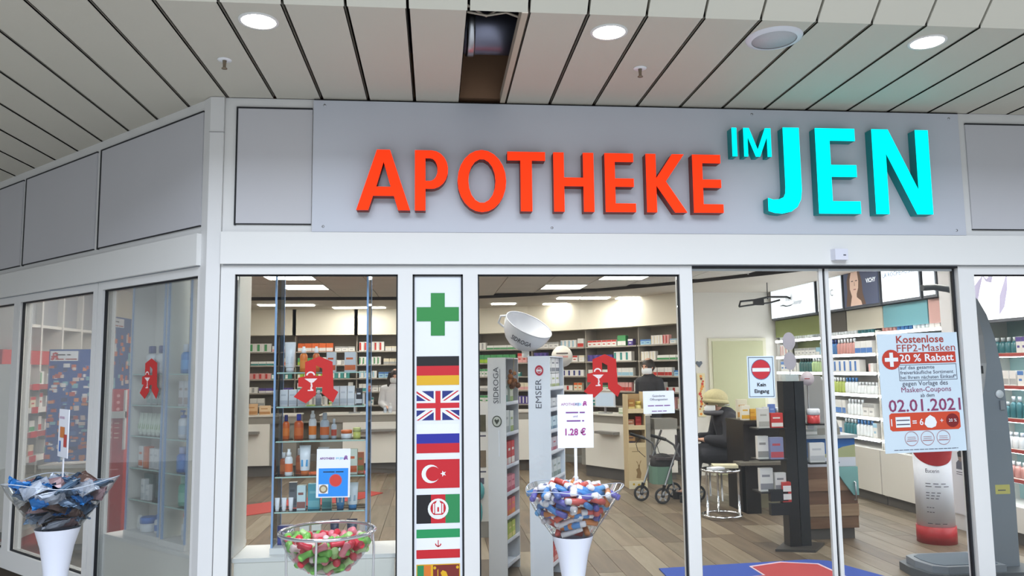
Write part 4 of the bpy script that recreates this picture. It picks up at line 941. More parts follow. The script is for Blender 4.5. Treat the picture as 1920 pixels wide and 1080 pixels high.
# ------------------------------------------------------------------ people
def skin_body(name, nodes, edges, mt, parent, sub=2, vox=.011):
    """one continuous surface grown over a joint graph: tapered limbs fused by a voxel remesh"""
    def rad(n): return n[1] if isinstance(n[1], tuple) else (n[1], n[1])
    b = MB()
    for n in nodes:
        r = rad(n); b.ball(n[0], 1.0, 12, 0, (r[0], r[1], max(r) * .9 if max(r) > .05 else min(r)))
    for i, j in edges:
        p, q = Vector(nodes[i][0]), Vector(nodes[j][0]); ra, rb = rad(nodes[i]), rad(nodes[j]); k = 12; vs = []
        t_ = (q - p).normalized()
        up = abs(t_.z) > .75
        for c, r in ((p, ra), (q, rb)):
            for h in range(k):
                an = 2 * math.pi * h / k
                if up: vs.append(c + Vector((r[0] * math.cos(an), r[1] * math.sin(an), 0)))
                else:
                    m_ = min(r) if max(r) > .1 else r[0]; nx = t_.cross(Vector((0, 0, 1))).normalized(); ny = t_.cross(nx); vs.append(c + nx * m_ * math.cos(an) + ny * (r[1] if max(r) < .1 else m_) * math.sin(an))
        b.add(vs, [(h, (h + 1) % k, k + (h + 1) % k, k + h) for h in range(k)] + [tuple(range(k - 1, -1, -1)), tuple(range(k, 2 * k))])
    o = b.build(name, mt, parent)
    rm = o.modifiers.new('fuse', 'REMESH'); rm.mode = 'VOXEL'; rm.voxel_size = vox; rm.use_smooth_shade = True
    sm = o.modifiers.new('smooth', 'SMOOTH'); sm.factor = .5; sm.iterations = 6 if vox > .008 else 3
    return o
SKIN = mat('skin', '#d3a38c', .5, var=.03)
def head_parts(body, c, yaw, hair=None, mask=True, eyes=True, hairlong=False):
    """eyes, nose bridge, ears, hair and mask placed on a head centred at c facing yaw"""
    M = Matrix.Translation(c) @ Matrix.Rotation(yaw, 4, 'Z')   # local -y is the face
    for s in (-1, 1):
        MB(M).ball((s * .032, -.086, .012), .013, 8).build('eye', mat('eye_dark', '#2c2420', .3), body)
        MB(M).ball((s * .082, .0, .0), .022, 8, 0, (.45, .8, 1.3)).build('ear', SKIN, body)
    MB(M).add([(-.014, -.09, -.03), (.014, -.09, -.03), (0, -.118, -.026), (0, -.092, .018)], [(0, 1, 2), (0, 2, 3), (2, 1, 3)]).build('nose', SKIN, body)
    if mask:
        vs = []; n = 9
        for j, z in enumerate((.0 - .012, -.04, -.075, -.1)):
            for i in range(n):
                a = -80 + 160 * i / (n - 1); rr = (.094, .104, .101, .084)[j]
                vs.append((rr * .92 * math.sin(R(a)), -rr * 1.04 * math.cos(R(a)) , z))
        MB(M).add(vs, [(j * n + i, j * n + i + 1, (j + 1) * n + i + 1, (j + 1) * n + i) for j in range(3) for i in range(n - 1)], 0, True).build('face_mask', mat('mask_white', '#e4e8ec', .6), body)
    if hair:
        b = MB(M).ball((0, .014, .025), .103, 16, 0, (.93, 1.05, 1.06))
        o = b.build('hair', hair, body)
        if hairlong:
            for s in (-1, 1): MB(M).tube([(s * .075, -.02, .07), (s * .1, -.015, -.02), (s * .105, -.03, -.14), (s * .09, -.045, -.25), (s * .07, -.045, -.3)], .036, 10, r1=.02).build('hair_strand', hair, body)
            MB(M).ball((0, .06, -.1), .1, 12, 0, (.95, .6, 1.8)).build('hair_back', hair, body)
def hand_nodes(nodes, edges, wr, direction, palm, k0):
    d = Vector(direction).normalized(); p = Vector(palm).normalized(); s = d.cross(p)
    W = Vector(wr); i0 = len(nodes); nodes.append((tuple(W + d * .05), (.03, .018))); edges.append((k0, i0))
    for j, (off, ln) in enumerate(((-.03, .065), (-.01, .078), (.01, .074), (.03, .058))):
        a = W + d * .09 + s * off; c = a + d * ln * .5 + p * .01; e = a + d * ln * .85 + p * .035
        k = len(nodes); nodes += [(tuple(a), .009), (tuple(c), .0085), (tuple(e), .0075)]; edges += [(i0, k), (k, k + 1), (k + 1, k + 2)]
    a = W + d * .035 - s * .035 + p * .01; e = a + d * .045 - s * .012 + p * .015
    k = len(nodes); nodes += [(tuple(a), .011), (tuple(e), .009)]; edges += [(i0, k), (k, k + 1)]
def standing(label, loc, rz, coat, trousers, hair, hairlong, H_=1.62):
    t = thing('person', label, 'person', loc, rz); s = H_ / 1.7
    N = [((0, 0, .95 * s), (.15, .1)), ((0, 0, 1.15 * s), (.135, .095)), ((0, .0, 1.33 * s), (.16, .1)), ((0, .005, 1.44 * s), (.06, .055)), ((0, -.012, 1.52 * s), (.06, .065)), ((0, -.02, 1.595 * s), (.082, .098)), ((0, -.012, 1.655 * s), (.06, .075))]
    E_ = [(0, 1), (1, 2), (2, 3), (3, 4), (4, 5), (5, 6)]
    for sx in (-1, 1):
        k = len(N); N += [((sx * .17, .0, 1.37 * s), .055), ((sx * .22, .02, 1.12 * s), .042), ((sx * .13, -.22, 1.05 * s), .03)]; E_ += [(2, k), (k, k + 1), (k + 1, k + 2)]
        hand_nodes(N, E_, N[k + 2][0], (-sx * .5, -.85, -.05), (0, 0, -1), k + 2)
        k = len(N); N += [((sx * .09, 0, .88 * s), .085), ((sx * .1, -.01, .5 * s), .058), ((sx * .1, .01, .09 * s), .038), ((sx * .11, -.12, .04), .035)]; E_ += [(0, k), (k, k + 1), (k + 1, k + 2), (k + 2, k + 3)]
    body = skin_body('body', N, E_, SKIN, t, vox=.0055)
    C_ = [((0, 0, .9 * s), (.2, .15)), ((0, 0, 1.12 * s), (.165, .125)), ((0, 0, 1.33 * s), (.185, .125)), ((0, .005, 1.42 * s), (.085, .08)), ((0, 0, .6 * s), (.2, .16))]; CE = [(0, 1), (1, 2), (2, 3), (0, 4)]
    for sx in (-1, 1):
        k = len(C_); C_ += [((sx * .18, .0, 1.37 * s), .075), ((sx * .23, .02, 1.12 * s), .06), ((sx * .145, -.19, 1.055 * s), .045)]; CE += [(2, k), (k, k + 1), (k + 1, k + 2)]
    skin_body('coat', C_, CE, coat, t)
    T_ = [((0, 0, .9 * s), (.16, .11))]; TE = []
    for sx in (-1, 1):
        k = len(T_); T_ += [((sx * .09, 0, .8 * s), .1), ((sx * .1, -.01, .5 * s), .075), ((sx * .1, .01, .12 * s), .055)]; TE += [(0, k), (k, k + 1), (k + 1, k + 2)]
    skin_body('trousers', T_, TE, trousers, t)
    for sx in (-1, 1): MB().rbox(sx * .1 - .045, sx * .1 + .045, -.17, .07, 0, .07, .03).build('shoe', BLACK, t)
    head_parts(t, (0, -.02, 1.58 * s), 0, hair, True, True, hairlong)
    return t
HAIRD = mat('hair_dark', '#2b211d', .5, var=.1)
standing('person in white coat with long dark hair behind the till beside the flags', (.06, 8.35, 0), 0, mat('coat_white', '#dedee2', .7, var=.02), mat('trousers_grey', '#5a5c66', .8), HAIRD, True, 1.60)
standing('person with dark hair and mask in dark clothes behind the angled counter', (3.97, 6.62, 0), R(-55), mat('jumper_black', '#2b2b30', .8), mat('trousers_black', '#26262b', .8), HAIRD, False, 1.72)

# seated person, facing -x
t = thing('person', 'seated person in a dark coat and cream knit hat beside the rollator', 'person', (4.17, 4.3, 0)); t.scale = (1.1, 1.1, 1.04)
COAT = mat('coat_dark_navy', '#2a2b33', .8, var=.06, scale=20)
N = [((.13, 0, .53), (.14, .13)), ((.12, 0, .74), (.12, .13)), ((.07, 0, .90), (.11, .15)), ((.02, 0, 1.0), (.055, .055)), ((-.02, 0, 1.06), (.065, .06)), ((-.035, 0, 1.115), (.095, .08)), ((-.02, 0, 1.165), (.07, .06))]
E_ = [(0, 1), (1, 2), (2, 3), (3, 4), (4, 5), (5, 6)]
for sx in (-1, 1):
    k = len(N); N += [((.06, sx * .17, .93), .055), ((.02, sx * .23, .68), .045), ((-.20, sx * .13, .70), .03)]; E_ += [(2, k), (k, k + 1), (k + 1, k + 2)]
    hand_nodes(N, E_, N[k + 2][0], (-.85, -sx * .4, .05), (0, 0, -1), k + 2)
    k = len(N); N += [((.08, sx * .1, .52), .09), ((-.32, sx * .12, .53), .06), ((-.33, sx * .12, .1), .04), ((-.45, sx * .12, .045), .035)]; E_ += [(0, k), (k, k + 1), (k + 1, k + 2), (k + 2, k + 3)]
skin_body('body', N, E_, SKIN, t, vox=.0055)
C_ = [((.14, 0, .52), (.17, .17)), ((.14, 0, .74), (.16, .18)), ((.09, 0, .90), (.14, .19)), ((.03, 0, .99), (.08, .085))]; CE = [(0, 1), (1, 2), (2, 3)]
for sx in (-1, 1):
    k = len(C_); C_ += [((.07, sx * .18, .93), .085), ((.03, sx * .25, .68), .075), ((-.17, sx * .145, .705), .055)]; CE += [(2, k), (k, k + 1), (k + 1, k + 2)]
    k = len(C_); C_ += [((.02, sx * .1, .53), .12), ((-.22, sx * .12, .53), .1)]; CE += [(0, k), (k, k + 1)]
skin_body('coat', C_, CE, COAT, t)
T_ = [((.1, 0, .5), (.12, .12))]; TE = []
for sx in (-1, 1):
    k = len(T_); T_ += [((-.05, sx * .1, .52), .1), ((-.32, sx * .12, .53), .085), ((-.33, sx * .12, .13), .06)]; TE += [(0, k), (k, k + 1), (k + 1, k + 2)]
skin_body('trousers', T_, TE, mat('trousers_dark', '#25262c', .8), t)
for sx in (-1, 1): MB().rbox(-.5, -.27, sx * .12 - .045, sx * .12 + .045, 0, .08, .03).build('shoe', BLACK, t)
head_parts(t, (-.04, 0, 1.10), R(-90), None, True)
MB().ball((-.02, 0, 1.165), .128, 18, 0, (1.08, .95, .88)).tube([(-.02 + .124 * math.cos(2 * math.pi * i / 24), .112 * math.sin(2 * math.pi * i / 24), 1.13 - .012 * math.cos(2 * math.pi * i / 24)) for i in range(24)], .026, 8, closed=True).build('knit_hat', mat('knit_cream', '#bdb48c', .9, var=.16, scale=60, bump=.6), t)
MB().tube([(-.03 + .1 * math.cos(2 * math.pi * i / 20), .095 * math.sin(2 * math.pi * i / 20), 1.0) for i in range(20)], .03, 8, closed=True).build('scarf', mat('scarf_grey', '#5a5a60', .9), t)
t = thing('waiting_chair', 'dark waiting chair under the seated person in the knit hat', 'chair', (4.33, 4.35, 0))
MB().rbox(-.24, .24, -.24, .24, .40, .44, .04).build('seat', BLACK, t); MB().rbox(.24, .29, -.22, .22, .5, .85, .02).build('backrest', BLACK, t)
for x, y in ((-.2, -.2), (-.2, .2), (.25, -.2), (.25, .2)): MB().tube([(x, y, .005), (x, y, .42 if x < 0 else .6)], .012, 8).build('leg', STEEL, t)

# ------------------------------------------------------------------ rollator
t = thing('rollator', 'grey rollator walking frame with bags standing left of the seated person', 'walking frame', (3.2, 4.2, 0))
def wheel(x, y):
    M = Matrix.Translation((x, y, .095)) @ Matrix.Rotation(R(90), 4, 'X')
    o = MB(M).tube([(.08 * math.cos(2 * math.pi * i / 24), .08 * math.sin(2 * math.pi * i / 24), 0) for i in range(24)], .015, 8, closed=True).build('wheel', mat('tyre_black', '#1c1d20', .7), t)
    MB(M).lathe([(.022, -.02), (.022, .02)], 12).build('hub', cm('#3a3b40'), o)
    for a in range(5): MB(M @ Matrix.Rotation(R(72 * a + 18), 4, 'Z')).box(.02, .068, -.009, .009, -.008, .008).build('spoke', mat('wheel_grey', '#b2b5ba', .4), o)
ALU = mat('frame_grey_metal', '#8d9095', .35, .7)
for (x, y) in ((0.0, .14), (.19, -.1), (.45, .3), (.66, .02)): wheel(x, y)
for (fx, fy, bx, by) in ((.19, -.1, .66, .02), (0.0, .14, .45, .3)):
    MB().tube([(fx + .0, fy - .03, .1), (fx + .03, fy, .2), (fx + .13, fy + .03, .45), (fx + .3, by - .05, .83)], .013, 8).build('frame_tube', ALU, t)
    MB().tube([(bx, by - .03, .1), (bx - .02, by, .2), (bx - .22, by - .05, .5), (fx + .16, fy + .02, .68), (fx + .02, fy + .0, .77)], .013, 8).build('frame_tube', ALU, t)
    MB().tube([(fx + .06, fy + .0, .745), (fx - .12, fy + .0, .80)], .019, 8).build('grip', BLACK, t)
    MB().tube([(fx + .0, fy + .0, .75), (fx - .05, fy, .68), (fx - .03, fy, .6), (fx + .06, fy, .52)], .004, 6).build('brake_cable', BLACK, t)
    MB().tube([(fx, fy, .1), (fx + .02, fy - .02, .22)], .02, 8).build('fork', BLACK, t)
MB().rbox(.14, .46, -.06, .28, .50, .53, .03).build('seat', cm('#3a3236', .8), t)
MB().rbox(.1, .34, -.06, .2, .22, .42, .05).build('basket', cm('#5f7f70', .8), t)
MB().ball((.24, .06, .46), .15, 12, 0, (1, .7, .75)).build('seat_bag', mat('bag_black', '#221e20', .7, var=.1), t)
MB().rbox(.42, .58, .0, .12, .48, .78, .03).build('hanging_bag', cm('#45434e', .7), t)
MB().ball((.46, -.04, .76), .07, 10, 0, (.8, .6, 1.5)).build('handbag', MATS['bag_black'], t)

# ------------------------------------------------------------------ chrome side table
t = thing('chrome_table', 'round two tier chrome side table with booklets before the dark desk', 'table', (3.77, 3.2, 0))
for z in (.03, .5): MB().tube([(.2 * math.cos(2 * math.pi * i / 32), .2 * math.sin(2 * math.pi * i / 32), z) for i in range(32)], .014, 8, closed=True).build('chrome_ring', CHROME, t)
MB().lathe([(0, .508), (.19, .508), (.19, .516), (0, .516)], 28, cap=False).build('glass_top', SHELFG, t)
for a in (200, 320, 80): MB().tube([(.19 * math.cos(R(a)), .19 * math.sin(R(a)), .03), (.19 * math.cos(R(a)), .19 * math.sin(R(a)), .5)], .012, 8).build('leg', CHROME, t)
tag(MB().box(-.08, .08, -.05, .05, 0, .02).build('booklet', PAPER, None, (3.69, 3.12, .517), R(20)), 'small white booklet at the left of the chrome table', 'booklet')
tag(MB().box(-.13, .13, -.09, .09, 0, .03).build('booklet', cm('#d8d2b4'), None, (3.84, 3.26, .517), R(-12)), 'cream magazine stack on the chrome table', 'booklet')

# ------------------------------------------------------------------ dark desk with goods
t = thing('reception_desk', 'dark brown reception desk with goods on top behind the leaflet tower', 'desk', (4.11, 3.35, 0))
DKB = mat('dark_brown_laminate', '#1f1a17', .4, var=.08, scale=4)
MB().box(0, .62, 0, .55, .96, 1.0).build('desk_top', DKB, t); MB().box(0, .05, .02, .53, 0, .96).build('side_panel', DKB, t); MB().box(.05, .6, .3, .33, .35, .96).build('back_panel', DKB, t)
MB().box(.05, .6, .33, .45, 0, .35).build('low_panel', mat('desk_olive', '#8a866e', .6), t); MB().box(-.1, .5, -.12, .1, .53, .56).build('shelf_arm', mat('desk_grey_shelf', '#6c685e', .4), t)
MB().box(.0, .16, .0, .12, 0.0, .5).build('post', BLACK, t)
gds = [('box', .06, .10, .16, '#e3dfd0', '#d8a83c', 'white carton with gold print on the reception desk'), ('box', .14, .08, .12, '#d9a53c', '#c98a2c', 'gold carton on the reception desk'), ('box', .23, .06, .13, '#b7c2cc', '#8fa0b4', 'grey blue carton on the reception desk'), ('box', .30, .06, .14, '#d8dde2', '#a7b3c2', 'white upright carton on the reception desk'), ('box', .37, .07, .17, '#5d78b8', '#8fa4d2', 'blue carton on the reception desk'), ('jar', .46, .09, .13, '#c8323a', '#c8323a', 'red tub with white lid on the reception desk')]
for kd, x, wd, h, c, a, lb in gds: prod(kd, (4.13 + x, 3.5, 1.001), wd, h, c, a, lb)
prod('box', (4.24, 3.72, 1.001), .12, .22, '#d4cfbb', '#b98a4a', 'tall cream carton at the back of the reception desk')

# ------------------------------------------------------------------ leaflet tower
t = thing('leaflet_tower', 'dark revolving tower with leaflets and cartons behind the left sliding door', 'display stand', (3.93, 1.78, 0))
DST = mat('tower_black_brown', '#17171a', .35, var=.05)
MB().prism([(-.27, -.13), (.05, -.22), (.27, .05), (-.02, .2)], 0, .02).build('base_plate', mat('tower_base', '#3b3836', .4), t)
MB().box(-.1, .0, -.06, .06, .02, 1.46).build('column_board', DST, t); MB().box(.012, .1, -.05, .06, .02, 1.46).build('column_board', mat('tower_grey', '#202429', .35, var=.05), t)
MB().box(-.06, .06, -.04, .04, 1.46, 1.52).build('top_block', cm('#b9c4c6'), t)
for z in (.5, .78, 1.05): MB().box(-.36, -.1, -.1, .1, z - .012, z).build('leaflet_shelf', DST, t)
for z in (.74, 1.08): MB().box(.1, .3, -.1, .1, z - .012, z).build('leaflet_shelf', DST, t)
for z in (.3, .42): MB().box(-.28, -.12, -.11, -.06, z, z + .1).build('holder', BLACK, t)
def lbx(x, z, wd, h, c, a, lb, y=1.74, kd='box'): prod(kd, (3.93 + x, y, z + .001), wd, h, c, a, lb)
lbx(-.29, 1.05, .10, .17, '#cfcdc6', '#a7a49c', 'pale carton on the upper left shelf of the leaflet tower'); lbx(-.17, 1.05, .11, .13, '#c63d3c', '#e2dcd6', 'red and white carton on the upper left shelf of the leaflet tower')
lbx(-.31, .78, .10, .2, '#d6d4ce', '#8f8d88', 'white folder on the middle left shelf of the leaflet tower'); lbx(-.2, .78, .12, .19, '#7e83a6', '#b04a54', 'grey blue carton on the middle left shelf of the leaflet tower', 1.70)
lbx(-.29, .5, .12, .2, '#cfcfcb', '#85858a', 'white carton on the lower left shelf of the leaflet tower'); lbx(-.17, .5, .1, .16, '#c9c9c6', '#7c7c80', 'light grey carton on the lower left shelf of the leaflet tower', 1.72)
lbx(.18, 1.08, .11, .13, '#c43a3c', '#d8d0cc', 'red tub on the upper right shelf of the leaflet tower', kd='jar'); lbx(.19, .74, .14, .17, '#d9d9d8', '#b7b9bc', 'white bottle pack on the lower right shelf of the leaflet tower')
t2 = thing('carton', 'red and white carton low on the leaflet tower', 'carton', (3.80, 1.70, .41)); t2.location.z = .412
MB().rbox(-.04, .04, -.03, .03, 0, .17, .003).build('box', cm('#b83a38'), t2); MB().flat(-.035, .038, .02, .07, -.0305).flat(-.035, .038, .09, .14, -.0305).build('print', cm('#e2dedb'), t2)
MB().box(-.17, -.09, -.11, -.05, .40, .41).build('leaflet_shelf', DST, t)
# round mirror arm and discs above the tower
t = thing('round_tag', 'stack of two round pale tags above the leaflet tower', 'tag', (3.93, 1.78, 1.521))
MB().tube([(0, 0, 0), (0, 0, .36)], .006, 6).build('rod', STEEL, t)
for z in (.12, .3): MB().disc(0, z, .06, -.012, 0, 24, .08).disc(0, z, .06, -.008, 0, 24, .08).build('tag_disc', cm('#b5b3c2'), t)
t = thing('round_tag', 'single round white tag on a card holder beside the leaflet tower', 'tag', (4.13, 1.86, 1.02))
MB().tube([(0, 0, 0), (0, 0, .42)], .006, 6).build('rod', STEEL, t); MB(Matrix.Translation((0, 0, .46)) @ Matrix.Rotation(R(90), 4, 'X')).lathe([(0, .0), (.065, .0), (.065, .006), (0, .006)], 28, cap=False).build('tag_disc', cm('#d8cdd6'), t); blur_line(t, 0, .455, .06, .02, INKR, -.008, 'CENTER', 8)
MB().box(-.03, .03, -.02, .02, -.02 + .02, .04).build('foot', cm('#e4e8ee'), t)

# ------------------------------------------------------------------ wooden counter with picture panel
t = thing('wood_counter', 'wood fronted counter with blue landscape picture behind the door gap', 'counter', (4.14, 2.02, 0))
for k, (z0, z1) in enumerate(((.10, .21), (.212, .32), (.322, .44), (.442, .55), (.552, .66))):
    MB().box(0, .5, -.012 * (k % 2), .4, z0, z1).build('wood_board', woodmat('counter_wood_%d' % k, ('#6e4f3a', '#8a6a50', '#5f4332', '#7c5b44', '#6a4b38')[k], ('#8f7058', '#a58a6e', '#7b5a45', '#9a7a60', '#876650')[k], (1.0, 8, 14)), t)
MB().box(.03, .47, .03, .38, 0, .1).build('toe_kick', MATS['toe_kick_dark'], t)
MB().box(0, .5, .0, .4, .66, .92).build('picture_body', cm('#3f78b4'), t)
b = MB(); b.flat(0, .5, .66, .745, -.002, 3).flat(.0, .5, .745, .92, -.0015, 0).pol([(0, .745), (.5, .745), (.5, .86), (.38, .84), (.22, .78), (.08, .75)], -.0025, 1).pol([(.3, .66), (.5, .56), (.5, .66)], -.015, 2)
b.build('landscape_print', [mat('print_sky_blue', '#2f6cb4', .4, var=.15, scale=5), mat('print_meadow', '#a7ae84', .5, var=.1), mat('print_lake', '#3a70a8', .4), cm('#d5d9e4')], t)
blur_line(t, .27, .69, .07, .035, INKD, -.004, 'LEFT', 9)
b = MB(); b.plate([(.27, .66), (.5, .66), (.5, .40), (.45, .40), (.36, .52)], -.03, -.014); b.build('teal_print', mat('print_teal', '#7fb3b0', .5, var=.1), t)
MB().box(-.02, .52, -.03, .42, .92, .95).build('worktop', cm('#b8bcc0'), t)
MB().tube([(.46, -.03, .36), (.46, -.05, .36), (.46, -.05, .52), (.46, -.03, .52)], .008, 6).build('handle', STEEL, t)
t = thing('till_screen', 'slanted grey till terminal on the wooden counter', 'terminal', (4.22, 2.1, .951))
MB().prism([(-.02, -.05), (.3, -.05), (.3, .2), (-.02, .2)], 0, .06).build('terminal_base', GREY, t)
MB().add([(0, -.04, .06), (.3, -.04, .06), (.2, .08, .55), (.0, .08, .55), (0, .0, .06), (.3, .0, .06), (.2, .12, .55), (0, .12, .55)], [(0, 1, 2, 3), (7, 6, 5, 4), (0, 4, 5, 1), (1, 5, 6, 2), (2, 6, 7, 3), (3, 7, 4, 0)]).build('terminal_panel', mat('terminal_grey', '#8e8f8f', .5), t)
def ec_sign(label, loc, rz=0, w=.1):
    t = thing('card_sign', label, 'sign', loc, rz)
    MB().box(-w / 2, w / 2, 0, .004, 0, w).build('sign_card', cm('#aab4c6'), t)
    MB().flat(-w * .42, 0, w * .1, w * .9, -.001).flat(0, w * .42, w * .1, w * .9, -.001, 1).build('sign_halves', [cm('#2d4fb0'), cm('#c22f3a')], t)
    text('E', w * .6, PAPER, t, -w * .36, w * .28, -.002, bold=.001); text('C', w * .6, PAPER, t, w * .04, w * .28, -.002, bold=.001); return t
ec_sign('red and blue card payment sign on the slanted terminal', (4.27, 2.045, 1.10))
prod('box', (4.22, 1.99 + .05, .951), .12, .10, '#9aa0a0', '#d6d8d8', 'grey card reader box in front of the terminal')

# ------------------------------------------------------------------ lit wall shelving on the right
XS = 5.85
RROW = [1.975, 1.735, 1.51, 1.25, .985, .74]
def rshelf(label, y0, y1, back, rows, strip, where, seed, cols, fcols, base=.62):
    t = thing('lit_shelf_unit', label, 'shelving', (XS, y1, 0), R(-90)); L = y1 - y0     # local x runs towards the camera, local y into the wall
    MB().box(0, L, .34, .36, .1, 2.0).build('back_panel', back, t)
    MB().box(0, .02, .02, .34, .1, 2.0).build('side_panel', LWHITE, t); MB().box(L - .02, L, .02, .34, .1, 2.0).build('side_panel', LWHITE, t)
    for z in rows:
        MB().box(.02, L - .02, .0, .34, z - .03, z).build('shelf_board', LWHITE, t)
        MB().box(.02, L - .02, -.008, .0, z - .034, z - .002).build('shelf_lip', strip, t)
        if strip is not LED: MB().box(.02, L - .02, .02, .05, z - .04, z - .031).build('light_strip', LED, t)
    MB().box(0, L, -.03, .34, .12, base).build('drawer_base', LWHITE, t); MB().box(0, L, .03, .34, 0, .12).build('plinth', MATS['toe_kick_dark'], t)
    for r, z in enumerate(rows):
        fill((XS, y1 - .03), (XS, y0 + .03), z + .001, seed + r, where, ROWN[r], cols, .98, .21, .75 if r == 0 else .5, fcols, depth=.03, hmin=.1)
    return t
RC = [('white', 'white'), ('white', 'sky'), ('white', 'grey'), ('white', 'purple'), ('white', 'red'), ('sky', 'white'), ('white', 'blue'), ('white', 'pink')]
FC2 = [(('white', '#e8ecee'), ('white', '#dfe4e8')), (('blue', '#3f74ac'), ('navy', '#2c3f7c')), (('pale blue', '#9fc0d6'), ('white', '#e8ecee')), (('lime', '#a9b85a'), ('white', '#e8ecee')), (('teal', '#2f6f78'), ('pale grey', '#bfc8cc')), (('salmon', '#c89088'), ('white', '#e8ecee')), (('white', '#e8ecee'), ('blue', '#3f74ac'))]
FCG = [(('white', '#e8ecee'), ('white', '#dfe4e8')), (('lime', '#a9b85a'), ('white', '#e8ecee')), (('pale green', '#a8c08a'), ('white', '#e8ecee')), (('teal', '#2f5f5c'), ('dark', '#2c3838')), (('pale grey', '#b5bcc2'), ('white', '#e8ecee'))]
rshelf('bright white lit wall shelving with olive back, farthest right unit by the pale door', 4.88, 6.30, mat('back_olive', '#aeb784', .6), RROW[:6], LED, 'olive backed lit unit', 300, RC, FCG)
rshelf('bright white lit wall shelving seen through the door gap', 3.62, 4.86, mat('back_pale_grey', '#c2beba', .6), RROW[:6], LED, 'lit unit in door gap', 330, RC, FC2)
rshelf('bright white lit wall shelving behind the voucher poster', 2.36, 3.60, mat('back_pale_blue', '#c2d6da', .6), RROW[:6], LED, 'lit unit behind poster', 360, RC, FC2)
RSTRIP = mat('price_strip_red', '#a8433c', .5, var=.1, scale=40)
rshelf('lit wall shelving with red price strips behind the grey scale', .45, 1.95, mat('back_pale_teal', '#9cc0c0', .6), [1.69, 1.40, 1.11, .84, .58], RSTRIP, 'unit with red strips', 390, RC, FC2, .34)
# coloured header fields above the shelves and backlit posters
def hdr(y0, y1, c, lb):
    t = thing('header_field', lb, 'panel', (XS - .01, y1, 0), R(-90)); MB().box(0, y1 - y0 - .01, .02, .06, 2.02, 2.27).build('field', mat('field_' + c, '#' + c, .5, var=.02), t)
hdr(4.88, 6.30, '8f9a5c', 'olive header field under the first backlit poster'); hdr(4.25, 4.86, '5b5650', 'dark grey header field under the second backlit poster'); hdr(3.45, 4.24, 'd3cfc0', 'cream header field under the portrait poster'); hdr(2.62, 3.44, '6fa9b6', 'teal header field under the white lettered poster'); hdr(2.36, 2.61, 'c9a29c', 'pink header field beside the white wall post')
BLIT = mat('poster_backlit_white', '#f2f8ff', .5, emit=.85)
def lightbox(y0, y1, lb, face=BLIT, zb=2.28):
    t = thing('light_box', lb, 'light box', (XS - .06, y1, 0), R(-90)); L = y1 - y0
    MB().box(0, L, .01, .09, zb, 2.72).build('frame', mat('lightbox_frame', '#5b6068', .4), t); MB().box(.02, L - .02, .0, .01, zb + .025, 2.72).build('poster_face', face, t); return t, L
t, L = lightbox(4.9, 6.28, 'backlit white poster with a dark swoosh, nearest the pale door'); text('medi', .11, cm('#7f8a96'), t, .52, 2.53, -.002); text('kompr', .09, cm('#8f9aa6'), t, .78, 2.46, -.002)
MB().pol([(.3, 2.47), (.42, 2.485), (.55, 2.46), (.7, 2.465), (.8, 2.485), (.68, 2.45), (.53, 2.445), (.42, 2.465)], -.002).build('swoosh', cm('#66727e'), t)
t, L = lightbox(4.20, 4.84, 'backlit white poster with faint grey lettering in the door gap'); text('PTIC', .12, cm('#c4ccd6'), t, .2, 2.48, -.002)
t, L = lightbox(3.38, 4.16, 'backlit dark poster with portrait of a woman with long hair', mat('poster_slate', '#4d556e', .5, emit=.5))
fc = mat('portrait_skin', '#d8b9a8', .5, emit=.55); hr = mat('portrait_hair', '#6b5448', .5, emit=.35)
MB().pol([(.06, 2.31), (.10, 2.5), (.09, 2.62), (.14, 2.72), (.38, 2.72), (.43, 2.6), (.44, 2.45), (.5, 2.31)], -.001).build('portrait_hair', hr, t)
MB().pol([(.16, 2.31), (.2, 2.43), (.16, 2.52), (.165, 2.64), (.2, 2.72), (.34, 2.72), (.36, 2.6), (.35, 2.52), (.31, 2.45), (.31, 2.41), (.4, 2.36), (.42, 2.31)], -.002).build('portrait_face', fc, t)
MB().flat(.2, .245, 2.605, 2.615, -.003).flat(.29, .335, 2.605, 2.615, -.003).flat(.245, .30, 2.502, 2.512, -.003, 1).pol([(.265, 2.6), (.275, 2.6), (.285, 2.55), (.26, 2.55)], -.003, 2).build('portrait_features', [cm('#5a4038'), cm('#b0605c'), mat('portrait_shade', '#bd9a88', .5, emit=.4)], t)
text('VICHY', .07, mat('poster_text_white', '#e8eef6', .5, emit=.8), t, .52, 2.56, -.003, bold=.002)
t, L = lightbox(2.63, 3.34, 'backlit white poster with two lines of blue lettering'); text('LA ROCHE-POSAY', .07, cm('#6f90b8'), t, .05, 2.575, -.002, width=.6); text('LABORATOIRE DERMATOLOGIQUE', .04, cm('#9fb4ce'), t, .06, 2.52, -.002, width=.56)
t, L = lightbox(2.37, 2.59, 'narrow backlit white poster beside the white wall post')
t, L = lightbox(.45, 1.95, 'large backlit poster with soft grey folds above the red strip shelves', mat('poster_backlit_soft', '#f6f6fb', .5, emit=1.1), 1.97)
gs = mat('poster_soft_grey', '#a9a4c0', .5, emit=.5)
for pts in ([(.06, 2.05), (.12, 2.3), (.28, 2.42), (.22, 2.28), (.16, 2.1)], [(.45, 2.03), (.47, 2.2), (.58, 2.40), (.57, 2.25), (.52, 2.1)], [(.24, 2.44), (.32, 2.37), (.42, 2.44), (.38, 2.33), (.31, 2.35)]): MB().pol(pts, -.002).build('poster_fold', gs, t)
struct(MB().box(5.80, 6.34, 1.98, 2.34, 0, HC).build('wall_post', mat('post_white', '#d9d9dc', .5, var=.01)))
t = thing('portrait_panel', 'white panel with two small dark portraits on the post behind the red based pillar', 'poster', (5.80, 2.34, 0), R(-90))
MB().box(0, .36, -.012, 0, .15, 1.05).build('panel_sheet', cm('#dcdde6'), t)
